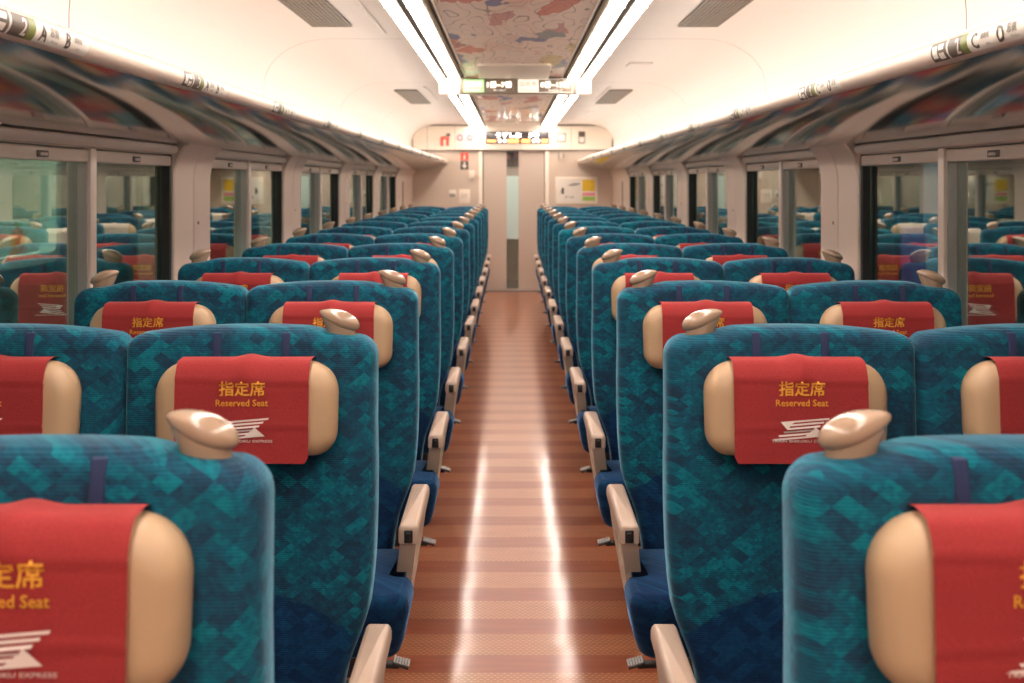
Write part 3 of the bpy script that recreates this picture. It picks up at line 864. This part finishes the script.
for (x, y, w, l, lab) in ((0.80, 6.9, 0.075, 0.10, 'small flat cream plate on the ceiling right of the lights'), (0.76, 9.2, 0.012, 0.7, 'thin cream slot cover beside right far ceiling vent'),
                      (-0.70, 9.2, 0.012, 0.7, 'thin cream slot cover beside left far ceiling vent'), (-0.66, 4.9, 0.012, 0.55, 'thin cream slot cover beside left near ceiling vent'), (0.86, 11.6, 0.06, 0.10, 'small cream plate on the far right ceiling near end wall')):
    bm = bmesh.new(); box(bm, -w, w, -l, l, -0.012, 0.004, bev=0.004)
    tag(finish('ceiling_plate', bm, M['ceiling'], loc=(x, y, 2.19)), lab, 'plate')
for x, y, lab in ((-0.93, 5.95, 'tiny round ceiling sensor on the left curve'), (0.93, 5.95, 'tiny round ceiling sensor on the right curve')):
    pass

# luggage racks -------------------------------------------------------
RC = (0.868, 1.701); RR = 0.026
def rail_pt(side, ang, extra=0.0):
    """ang: 0 = facing the aisle, + upwards"""
    return (side*(RC[0]-(RR+extra)*math.cos(ang)), RC[1]+(RR+extra)*math.sin(ang))
for side, nm in ((-1, 'left'), (1, 'right')):
    root = empty('luggage_rack', (side*WALL, 6, 1.60), f'long luggage rack along the {nm} wall with polished underside', 'luggage rack')
    off = Vector(root.location)
    def rpart(name, bmx, mats, angle=35, par=root):
        for v in bmx.verts: v.co -= off
        return finish(name, bmx, mats, par, angle)
    bm = bmesh.new()
    prof = [(side*(WALL-0.002), 1.580), (side*1.315, 1.578), (side*1.285, 1.5795), (side*1.24, 1.583), (side*1.19, 1.588), (side*1.13, 1.5955), (side*1.06, 1.608), (side*0.98, 1.630), (side*0.92, 1.652), (side*0.872, 1.676),
            (side*0.872, 1.728), (side*0.92, 1.712), (side*1.10, 1.700), (side*(WALL-0.002), 1.690)]
    prism_y(bm, prof, YBACK+0.01, YEND-0.01)
    for f in bm.faces:
        c = f.calc_center_median()
        f.material_index = 0
    sh = rpart('shelf', bm, [M['rack'], M['rail']], 30)
    for p in sh.data.polygons:
        if p.center.z + off.z > 1.69 and abs(p.normal.z) > 0.3: p.material_index = 1
    bm = bmesh.new()
    pts = [rail_pt(side, math.radians(a)) for a in range(-100, 101, 10)]
    top = [(side*0.885, RC[1]+RR+0.004), (side*0.895, RC[1]+RR+0.004), (side*0.895, RC[1]-RR+0.006)]
    prism_y(bm, pts+top, YBACK+0.01, YEND-0.012)
    rpart('front_rail', bm, M['rail'], 40)
    bm = bmesh.new()   # groove line on top of the rail
    p = rail_pt(side, math.radians(78)); prism_y(bm, [(p[0]-0.0012, p[1]-0.0005), (p[0]+0.0012, p[1]-0.0005), (p[0]+0.0012, p[1]+0.0012), (p[0]-0.0012, p[1]+0.0012)], YBACK+0.01, YEND-0.012)
    rpart('rail_groove', bm, M['seam'])
    bm = bmesh.new()   # moulding where the rack meets the wall
    prof = [(side*(WALL-0.0), 1.541), (side*(WALL-0.018), 1.544), (side*(WALL-0.026), 1.558), (side*(WALL-0.024), 1.574), (side*WALL, 1.577)]
    prism_y(bm, prof, YBACK+0.01, YEND-0.012)
    rpart('wall_moulding', bm, M['trim'], 50)
    # indirect light tube lying on the shelf behind the rail, washing the cove
    bm = bmesh.new()
    prism_y(bm, [(side*(0.925+0.014*math.cos(k/10*2*PI)), 1.735+0.014*math.sin(k/10*2*PI)) for k in range(10)], YBACK+0.05, YEND-0.08)
    for v in bm.verts: v.co -= Vector((side*0.925, 6, 1.735))
    tag(finish('cove_light', bm, M['cove_lamp'], loc=(side*0.925, 6, 1.735), angle=60), f'hidden light tube behind the {nm} rack rail washing the cove', 'light')
    # seat number labels
    for k in range(-1, 12 if side < 0 else 11):
        num = k+2
        yc = (1.92 if side < 0 else 2.03) + 1.02*k
        bm = bmesh.new()
        # a: along reading direction, b: up
        dirn = 1 if side < 0 else -1
        def mp_(e):
            return lambda a, b: (lambda q: (q[0], yc+dirn*a, q[1]))(rail_pt(side, (b-0.004)/RR, e))
        outline = rpoly([(-0.205, -0.020, 0.012), (0.205, -0.020, 0.012), (0.205, 0.020, 0.012), (-0.205, 0.020, 0.012)], 4)
        put(bm, grid_geo(-0.205, 0.205, -0.020, 0.020, 2, 8), mp_(0.0006), 0)
        put(bm, grid_geo(-0.205, -0.128, -0.020, 0.020, 1, 8), mp_(0.0011), 1)
        put(bm, grid_geo(-0.195, -0.172, -0.012, 0.012, 1, 5), mp_(0.0016), 0)
        put(bm, grid_geo(-0.165, -0.140, -0.016, -0.003, 1, 4), mp_(0.0016), 0)
        put(bm, grid_geo(-0.165, -0.140, 0.003, 0.014, 1, 4), mp_(0.0016), 0)
        put(bm, grid_geo(-0.120, -0.030, -0.020, 0.020, 1, 8), mp_(0.0011), 1)
        put(bm, grid_geo(-0.058, -0.030, -0.020, 0.020, 1, 8), mp_(0.0014), 3)
        put(bm, slice_geo(fit(text_geo(str(num), 0.03, bold=0.0008), -0.074, 0, h=0.030)), mp_(0.0018), 0)
        L2 = ('A', 'B') if side < 0 else ('C', 'D')
        for j, (ltr, sub) in enumerate(zip(L2, (('窓側', '通路側') if side < 0 else ('通路側', '窓側')))):
            ax = 0.0 + j*0.105
            put(bm, slice_geo(fit(text_geo(ltr, 0.03, bold=0.0012), ax+0.003, 0, h=0.030)), mp_(0.0014), 1)
            put(bm, slice_geo(fit(text_geo(sub, 0.012, bold=0.0005), ax+0.046, 0.006, w=0.036)), mp_(0.0014), 2)
            put(bm, fit(text_geo('Window' if sub == '窓側' else 'Aisle', 0.01), ax+0.052, -0.010, h=0.006), mp_(0.0014), 2)
        rpart('seat_number_label', bm, [M['white'], M['brown'], M['grey'], M['olive']], 60)
    if side > 0:
        bm = bmesh.new()
        f = lambda a, b: (lambda q: (q[0], 11.9-a, q[1]))(rail_pt(side, (b+0.006)/RR, 0.001))
        put(bm, grid_geo(-0.10, 0.10, -0.014, 0.014, 1, 6), f, 0)
        rpart('yellow_sticker', bm, [M['poster_y']], 60)['label'] = 'yellow sticker on the rail'

# ================================================================== END WALL
def px(x, Y): return (x-511)*(Y-0.03)/1075-0.0195
def pz(y, Y): return HC+(182-y)*(Y-0.03)/1075
YW = YEND
bm = bmesh.new()
dl, dr = px(482.5, YW), px(545, YW)
box(bm, -1.46, dl, YW, YW+0.08, 0, 2.30); box(bm, dr, 1.46, YW, YW+0.08, 0, 2.30); box(bm, dl, dr, YW, YW+0.08, pz(151, YW), 2.30)
tag(finish('wall_end', bm, M['endwall']), 'beige end wall of the carriage around the sliding door', kind='structure')
# header
bm = bmesh.new()
hx0, hx1 = -1.305, 1.305; hz0, hz1 = pz(150, YW), 2.172
pts = rpoly([(hx0, hz0, 0.0), (hx1, hz0, 0.0), (hx1, hz1, 0.27), (hx0, hz1, 0.27)], 10)
loft(bm, pts, [(0.006, YW-0.050), (0, YW-0.044), (0, YW+0.001)], lambda a, b, d: (a, d, b))
hd = finish('door_header', bm, M['header'])
tag(hd, 'cream rounded header panel across the end wall above the door', 'panel')
bm = bmesh.new()
for x in (px(427.5, YW), px(455, YW), px(571, YW)): box(bm, x-0.002, x+0.002, YW-0.052, YW-0.048, hz0+0.01, hz1-0.01)
pts_o = rpoly([(hx0-0.012, hz0-0.012, 0.0), (hx1+0.012, hz0-0.012, 0.0), (hx1+0.012, hz1+0.012, 0.28), (hx0-0.012, hz1+0.012, 0.28)], 10)
finish('seam', bm, M['seam'], hd)
bm = bmesh.new()
box(bm, hx0, hx1, YW-0.040, YW, hz0-0.012, hz0-0.0005)  # dark strip painted in as the shadow line below the header
loft(bm, pts_o, [(0, YW-0.018), (0, YW)], lambda a, b, d: (a, d, b))
finish('painted_shadow_edge', bm, M['seam'], hd)

def sign_on_wall(name, x0, x1, y0, y1, depth, base, label, cat, marks=(), bev=0.003, wall_y=None, sub=None):
    """pixel rectangle on the wall plane -> a small panel with printed marks; marks: (kind, ..., material) in 0..1 coords"""
    wy = wall_y if wall_y is not None else YW
    X0, X1, Z0, Z1 = px(x0, wy), px(x1, wy), pz(y1, wy), pz(y0, wy)
    cx, cz = (X0+X1)/2, (Z0+Z1)/2; w, h = X1-X0, Z1-Z0
    bm = bmesh.new(); box(bm, -w/2, w/2, -depth, 0, -h/2, h/2, 0, bev=min(bev, depth*0.4))
    mats = [base]
    for mk in marks:
        mat = mk[-1]
        if mat not in mats: mats.append(mat)
        mi = mats.index(mat)
        f = lambda a, b: (-w/2+a*w, -depth-0.0012, -h/2+b*h)
        if mk[0] == 'r': put(bm, rect_geo(mk[1], mk[2], mk[3], mk[4]), f, mi)
        elif mk[0] == 'p': put(bm, poly_geo(mk[1]), lambda a, b: (-w/2+a*w, -depth-0.0022, -h/2+b*h), mi)
        elif mk[0] == 'c': put(bm, poly_geo([(mk[1]+mk[3]*math.cos(t/20*2*PI)*h/w, mk[2]+mk[3]*math.sin(t/20*2*PI)) for t in range(20)]), lambda a, b: (-w/2+a*w, -depth-0.0018, -h/2+b*h), mi)
        elif mk[0] == 't':
            g = fit(text_geo(mk[1], 0.1, bold=mk[6] if len(mk) > 7 else 0), mk[2]*w, mk[3]*h, w=mk[4]*w, h=mk[5]*h)
            put(bm, g, lambda a, b: (-w/2+a, -depth-0.0026, -h/2+b), mi)
    o = finish(name, bm, mats, loc=(cx, wy, cz))
    return tag(o, label, cat)
HY = YW-0.050
sign_on_wall('destination_display', 486, 549, 131.5, 143.5, 0.012, M['screen_black'], 'LED display with white train name and orange lower line above the door', 'display',
    [('t', 'うずしお', 0.36, 0.70, 0.40, 0.44, 0.002, M['led_white']), ('t', '3号', 0.76, 0.70, 0.16, 0.44, 0.002, M['led_white']),
     ('r', 0.02, 0.16, 0.10, 0.30, M['led_orange']), ('r', 0.34, 0.52, 0.06, 0.36, M['led_orange']), ('r', 0.56, 0.70, 0.06, 0.36, M['led_orange']), ('r', 0.88, 0.98, 0.06, 0.36, M['led_orange']),
     ('c', 0.22, 0.22, 0.15, M['led_white']), ('c', 0.30, 0.22, 0.15, M['led_white']), ('c', 0.76, 0.22, 0.15, M['led_white']), ('c', 0.83, 0.22, 0.15, M['led_white'])], wall_y=HY)
sign_on_wall('emergency_alarm', 440.5, 449, 137, 146, 0.02, M['redprint'], 'red alarm box with white centre on left of the header panel', 'alarm', [('r', 0.35, 0.65, 0.0, 0.72, M['white'])], wall_y=HY)
sign_on_wall('alarm_lamp', 446.5, 450, 133.5, 136.5, 0.02, M['seam'], 'small dark lamp just above the red alarm box', 'lamp', wall_y=HY)
pic = lambda x0, x1, m, lab, mk: sign_on_wall('pictogram_sign', x0, x1, 133.5, 142, 0.004, M['white'], lab, 'sign', mk, wall_y=HY)
ring = [('c', 0.5, 0.5, 0.42, M['redprint']), ('c', 0.5, 0.5, 0.33, M['white'])]
# keep the slash simple: ring + bar in two offset layers
pic(456, 464, None, 'square white pictogram with thin red ring, left one on header panel', [('c', 0.5, 0.5, 0.42, M['poster_p']), ('p', [(0.36, 0.36), (0.64, 0.36), (0.64, 0.64), (0.36, 0.64)], M['white'])])
pic(466, 474, None, 'square white pictogram beside the LED display', [('c', 0.5, 0.5, 0.42, M['poster_p']), ('p', [(0.3, 0.45), (0.7, 0.45), (0.7, 0.55), (0.3, 0.55)], M['white'])])
sign_on_wall('toilet_sign', 476, 484.5, 132.5, 143, 0.006, M['sign_white'], 'lit white square sign touching left end of LED display', 'sign', [('r', 0.2, 0.42, 0.62, 0.9, M['poster_p']), ('r', 0.55, 0.75, 0.62, 0.9, M['poster_p'])], wall_y=HY)
sign_on_wall('clock_panel', 557, 566, 133, 142.5, 0.006, M['grey'], 'grey framed square plate right of the LED display', 'plate', [('p', [(0.15, 0.15), (0.85, 0.15), (0.85, 0.85), (0.15, 0.85)], M['white']), ('c', 0.5, 0.5, 0.22, M['grey'])], wall_y=HY)
sign_on_wall('bin_sign', 578.5, 585, 131.5, 143.5, 0.006, M['brown'], 'dark pictogram sign on the right end of the header panel', 'sign', [('p', [(0.1, 0.08), (0.9, 0.08), (0.9, 0.55), (0.1, 0.55)], M['white']), ('c', 0.5, 0.34, 0.13, M['brown'])], wall_y=HY)
sign_on_wall('extinguisher_sign', 460.5, 468.5, 152.5, 160.5, 0.004, M['redprint'], 'red fire sign on end wall left of the door', 'sign', [('p', [(0.4, 0.15), (0.6, 0.15), (0.6, 0.6), (0.5, 0.8), (0.4, 0.6)], M['white'])])
sign_on_wall('arrow_sign', 460.5, 468.5, 161, 169.5, 0.004, M['brown'], 'dark sign with white arrow under the red fire sign', 'sign', [('p', [(0.5, 0.1), (0.85, 0.5), (0.6, 0.5), (0.6, 0.85), (0.4, 0.85), (0.4, 0.5), (0.15, 0.5)], M['white'])])
sign_on_wall('switch_box', 469, 474.5, 170.5, 178.5, 0.03, M['header'], 'small cream switch box left of the door', 'switch', [('r', 0.2, 0.8, 0.55, 0.85, M['white'])])
sign_on_wall('power_socket', 449, 456, 190, 197.5, 0.015, M['white'], 'small white plate with grey lower half near left rack shadow', 'socket', [('r', 0.08, 0.92, 0.05, 0.5, M['grey'])])
sign_on_wall('notice_card', 459, 470, 189.5, 203, 0.010, M['header'], 'pale notice card on the end wall above left seats', 'notice', [('r', 0.2, 0.8, 0.62, 0.66, M['grey']), ('r', 0.2, 0.8, 0.5, 0.53, M['grey']), ('r', 0.2, 0.7, 0.38, 0.41, M['grey'])])
sign_on_wall('coat_hook', 558, 564, 153, 160, 0.02, M['endwall'], 'small double hook plate on end wall right of the door', 'hook', [('r', 0.0, 0.25, 0.2, 1.0, M['grey']), ('r', 0.75, 1.0, 0.2, 1.0, M['grey'])])
pf = sign_on_wall('poster_frame', 555.5, 597.5, 177, 204, 0.015, M['header'], 'framed poster board with white map and yellow leaflet on right end wall', 'poster',
    [('r', 0.04, 0.60, 0.06, 0.92, M['white']), ('p', [(0.14, 0.38), (0.20, 0.36), (0.20, 0.58), (0.16, 0.62), (0.13, 0.5)], M['brown']),
     ('p', [(0.30, 0.70), (0.42, 0.78), (0.58, 0.78), (0.58, 0.72), (0.44, 0.66), (0.32, 0.66)], M['grey']), ('t', 'きっぷ', 0.33, 0.26, 0.20, 0.10, 0.002, M['brown']),
     ('r', 0.64, 0.94, 0.48, 0.90, M['poster_y']), ('r', 0.64, 0.94, 0.30, 0.42, M['poster_p']), ('r', 0.64, 0.94, 0.12, 0.28, M['poster_g'])])

# door
dw = empty('door_1', (0, YW, 0), kind='structure')
sx0, sx1 = px(506.5, YW), px(518.6, YW); zt = pz(151, YW)
bm = bmesh.new()
box(bm, dl, sx0, 0.01, 0.045, 0.012, zt); box(bm, sx1, dr, 0.01, 0.045, 0.012, zt); box(bm, sx0, sx1, 0.01, 0.045, 0.012, 0.03)
finish('door_leaf', bm, M['doorleaf'], dw)
bm = bmesh.new(); box(bm, sx0, sx1, 0.025, 0.030, 0.03, zt); finish('glass_slot', bm, M['doorglass'], dw)
bm = bmesh.new(); box(bm, sx0, sx1, 0.018, 0.022, pz(239, YW), pz(176, YW)); finish('frosted_film', bm, M['frost'], dw)['label'] = 'pale green frosted film'
bm = bmesh.new(); box(bm, sx0, sx1, 0.018, 0.021, pz(176, YW), pz(168, YW)); finish('grey_film', bm, M['grey'], dw)['label'] = 'grey band on the glass'
for x in (dl, dr):
    bm = bmesh.new(); s = -1 if x < 0 else 1
    x0, x1 = sorted((x, x+s*0.05)) if s > 0 else sorted((x-0.05, x))
    box(bm, x0, x1, -0.03, 0.0, 0, zt, bev=0.004)
    finish('door_post', bm, M['header'], dw)
    bm = bmesh.new(); x0, x1 = sorted((x, x-s*0.012)); box(bm, x0, x1, -0.004, 0.012, 0.012, zt); finish('door_seal', bm, M['dark'] if s < 0 else M['seam'], dw)
bm = bmesh.new(); box(bm, dl, dr, -0.06, 0.06, 0.0, 0.012, bev=0.003); finish('threshold', bm, M['tread'], dw)['label'] = 'metal door threshold'
bm = bmesh.new()
box(bm, -1.32, dl-0.05, YW-0.012, YW, 0, 0.09, bev=0.003); box(bm, dr+0.05, 1.32, YW-0.012, YW, 0, 0.09, bev=0.003)
tag(finish('baseboard_end', bm, M['header']), 'cream baseboard on end wall', kind='structure')

# vestibule beyond the door (seen through the glass slot)
bm = bmesh.new()
box(bm, -0.9, 0.9, YW+1.6, YW+1.65, 0, 2.3); box(bm, -0.95, -0.9, YW+0.08, YW+1.65, 0, 2.3); box(bm, 0.9, 0.95, YW+0.08, YW+1.65, 0, 2.3); box(bm, -0.95, 0.95, YW+0.08, YW+1.65, 2.3, 2.35)
box(bm, -0.95, 0.95, YW+0.08, YW+1.65, -0.05, 0.0, 1)
tag(finish('wall_vestibule', bm, [plain('vestibule_wall', (0.36, 0.42, 0.34), 0.5), plain('vestibule_floor', (0.28, 0.30, 0.24), 0.25)]), 'greenish vestibule walls beyond the door', kind='structure')
bm = bmesh.new(); box(bm, -0.25, 0.25, -0.06, 0.06, -0.01, 0.01)
tag(finish('vestibule_light', bm, emit('vestibule_lamp', (0.9, 1.0, 0.88), 8), loc=(0, YW+0.8, 2.285)), 'ceiling lamp in the vestibule beyond door', 'light')
bm = bmesh.new(); box(bm, -0.16, 0.16, -0.006, 0, -0.13, 0.13, 0)
for k, (a, b) in enumerate(((-0.06, 0.02), (0.0, -0.05), (0.05, 0.05), (-0.03, 0.08))):
    put(bm, poly_geo([(a+0.03*math.cos(t), b+0.04*math.sin(t)) for t in [i*PI/5 for i in range(10)]]), lambda p, q: (p, -0.008-0.001*k, q), 1+k % 2)
tag(finish('vestibule_poster', bm, [plain('violet_print', (0.13, 0.09, 0.20), 0.5), M['poster_p'], M['brown']], loc=(0, YW+1.595, pz(158, YW+1.6))), 'violet poster seen through the top of the door glass', 'poster')

# ================================================================== OUTSIDE
world = bpy.data.worlds.new('World'); scn.world = world; world.use_nodes = True
world.node_tree.nodes['Background'].inputs[0].default_value = (0.30, 0.36, 0.33, 1)
world.node_tree.nodes['Background'].inputs[1].default_value = 0.25
bm = bmesh.new(); box(bm, -9, 9, -8, 26, -1.2, -1.1)
tag(finish('ground', bm, plain('track_bed', (0.06, 0.06, 0.055), 0.9)), 'dark track bed outside', kind='structure')
# neighbouring train on the left with one big lit window
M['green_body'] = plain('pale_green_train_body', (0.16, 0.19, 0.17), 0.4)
M['pale_green'] = plain('pale_green_frame', (0.6, 0.75, 0.65), 0.4)
M['inner_wall'] = plain('neighbour_inner_wall', (0.62, 0.66, 0.56), 0.6)
nb = empty('neighbouring_train', (-2.35, 5, 0.0), 'pale green neighbouring train seen through nearest left window', 'train')
bm = bmesh.new()
wy0, wy1, wz0, wz1 = -2.6, 0.52, 1.06, 1.72
box(bm, -0.06, 0, -7, wy0, -1.0, 2.6); box(bm, -0.06, 0, wy1, 9, -1.0, 2.6); box(bm, -0.06, 0, wy0, wy1, -1.0, wz0); box(bm, -0.06, 0, wy0, wy1, wz1, 2.6)
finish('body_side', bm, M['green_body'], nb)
bm = bmesh.new()
o1 = dedupe(rpoly([(wy0-0.02, wz0-0.03, 0.1), (wy1+0.03, wz0-0.03, 0.10), (wy1+0.03, wz1+0.03, 0.1), (wy0-0.02, wz1+0.03, 0.1)], 8)); i1 = inset(o1, 0.055)
va = [[bm.verts.new((x, a, b)) for a, b in pts] for x, pts in ((0.0, o1), (0.02, o1), (0.02, i1), (-0.06, i1))]
n = len(o1)
for r0, r1 in zip(va, va[1:]):
    for k in range(n): bm.faces.new((r0[k], r0[(k+1) % n], r1[(k+1) % n], r1[k]))
finish('window_frame', bm, M['pale_green'], nb)
bm = bmesh.new()
box(bm, -2.4, -0.06, -7, 9, 0.0, 0.05); box(bm, -2.45, -2.4, -7, 9, 0, 2.4); box(bm, -2.45, -0.06, -7, 9, 2.3, 2.35)
for y in (-3.5, -1.9, -0.3, 1.3): box(bm, -2.40, -2.38, y, y+0.9, 1.15, 1.75, 1)
box(bm, -0.40, -0.06, wy0-0.3, wy1+0.5, 1.00, 1.03, 0)
finish('interior', bm, [M['inner_wall'], plain('neighbour_window_dark', (0.25, 0.33, 0.34), 0.3)], nb)
bm = bmesh.new(); box(bm, -1.3, -1.1, -6, 8, 2.26, 2.29); finish('cabin_light', bm, emit('neighbour_lamp', (0.95, 1.0, 0.88), 14.0), nb)
bm = bmesh.new(); box(bm, -0.05, 0.05, -1.4, 1.4, -0.03, 0.03, bev=0.01)  # added glowing tube, out of view, brightens the neighbouring window frame and bottle
tag(finish('added_fill_tube', bm, emit('added_fill_glow', (0.95, 1.0, 0.92), 45), loc=(-1.85, 4.5, 2.9)), 'unseen fill tube added between the two trains on the left', 'light')
# the drink bottle on that train's window ledge
bt = empty('drink_bottle', (-2.50, 5.44, 1.03), 'orange drink bottle with green cap on the neighbouring train window ledge', 'bottle')
bm = bmesh.new()
prof = [(0.028, 0.0), (0.033, 0.006), (0.033, 0.13), (0.028, 0.15), (0.014, 0.172), (0.013, 0.18)]
rings = [[bm.verts.new((r*math.cos(2*PI*k/20), r*math.sin(2*PI*k/20), z)) for k in range(20)] for r, z in prof]
for r0, r1 in zip(rings, rings[1:]):
    for k in range(20): bm.faces.new((r0[k], r0[(k+1) % 20], r1[(k+1) % 20], r1[k]))
bm.faces.new(rings[0]); bm.faces.new(rings[-1])
finish('bottle_body', bm, plain('orange_bottle_label', (0.75, 0.28, 0.06), 0.35, noise=0.5, scale=40), bt)
bm = bmesh.new(); bmesh.ops.create_cone(bm, cap_ends=True, segments=20, radius1=0.017, radius2=0.016, depth=0.022, matrix=Matrix.Translation((0, 0, 0.191)))
finish('cap', bm, plain('yellow_green_cap', (0.45, 0.42, 0.06), 0.4), bt)
# right: platform, dark far wall, lit columns
bm = bmesh.new(); box(bm, 1.75, 5.4, -6, 20, -1.1, 0.0)
tag(finish('platform', bm, plain('grey_platform', (0.22, 0.23, 0.21), 0.7)), 'grey platform outside the right windows', 'platform')
bm = bmesh.new(); box(bm, 5.4, 5.5, -6, 20, -1.1, 3.2)
for y in range(-5, 20, 3): box(bm, 5.36, 5.4, y, y+1.9, 0.9, 2.0, 1)
tag(finish('station_building', bm, [plain('dim_station_wall', (0.15, 0.17, 0.16), 0.7), plain('dim_station_glass', (0.05, 0.07, 0.08), 0.2)]), 'dim station building across the right platform', 'building')
def col(y, x, m, w, z0, z1, lab, cat, nm):
    bm = bmesh.new(); box(bm, -w, w, -w, w, z0, z1, bev=0.01)
    tag(finish(nm, bm, m, loc=(x, y, 0)), lab, cat)
col(7.4, 2.9, emit('blue_white_banner', (0.45, 0.62, 0.80), 0.35), 0.07, 0.0, 2.4, 'pale blue lit banner post outside the right window', 'banner', 'banner_post')
col(6.9, 2.55, emit('violet_banner', (0.35, 0.18, 0.60), 0.30), 0.06, 0.0, 1.15, 'short violet lit post outside the right window', 'post', 'violet_post')

# ================================================================== CAMERA
cam = bpy.data.cameras.new('Camera'); co = bpy.data.objects.new('Camera', cam); COL.objects.link(co)
co.location = (-0.0195, 0.03, HC); co.rotation_euler = (PI/2, 0, 0)
cam.sensor_width = 36; cam.lens = 1075/1024*36
cam.shift_x = (512-511)/1024; cam.shift_y = -(341.5-182)/1024
cam.clip_start = 0.05
cam.dof.use_dof = True; cam.dof.focus_distance = 2.5; cam.dof.aperture_fstop = 5.6
scn.camera = co
scn.view_settings.view_transform = 'Standard'; scn.view_settings.look = 'None'; scn.view_settings.gamma = 1; scn.view_settings.use_curve_mapping = False
scn.view_settings.exposure = 0.55
scn.cycles.max_bounces = 8; scn.cycles.diffuse_bounces = 5; scn.cycles.glossy_bounces = 5; scn.cycles.transparent_max_bounces = 12
scn.cycles.sample_clamp_indirect = 8
scn.cycles.use_denoising = True
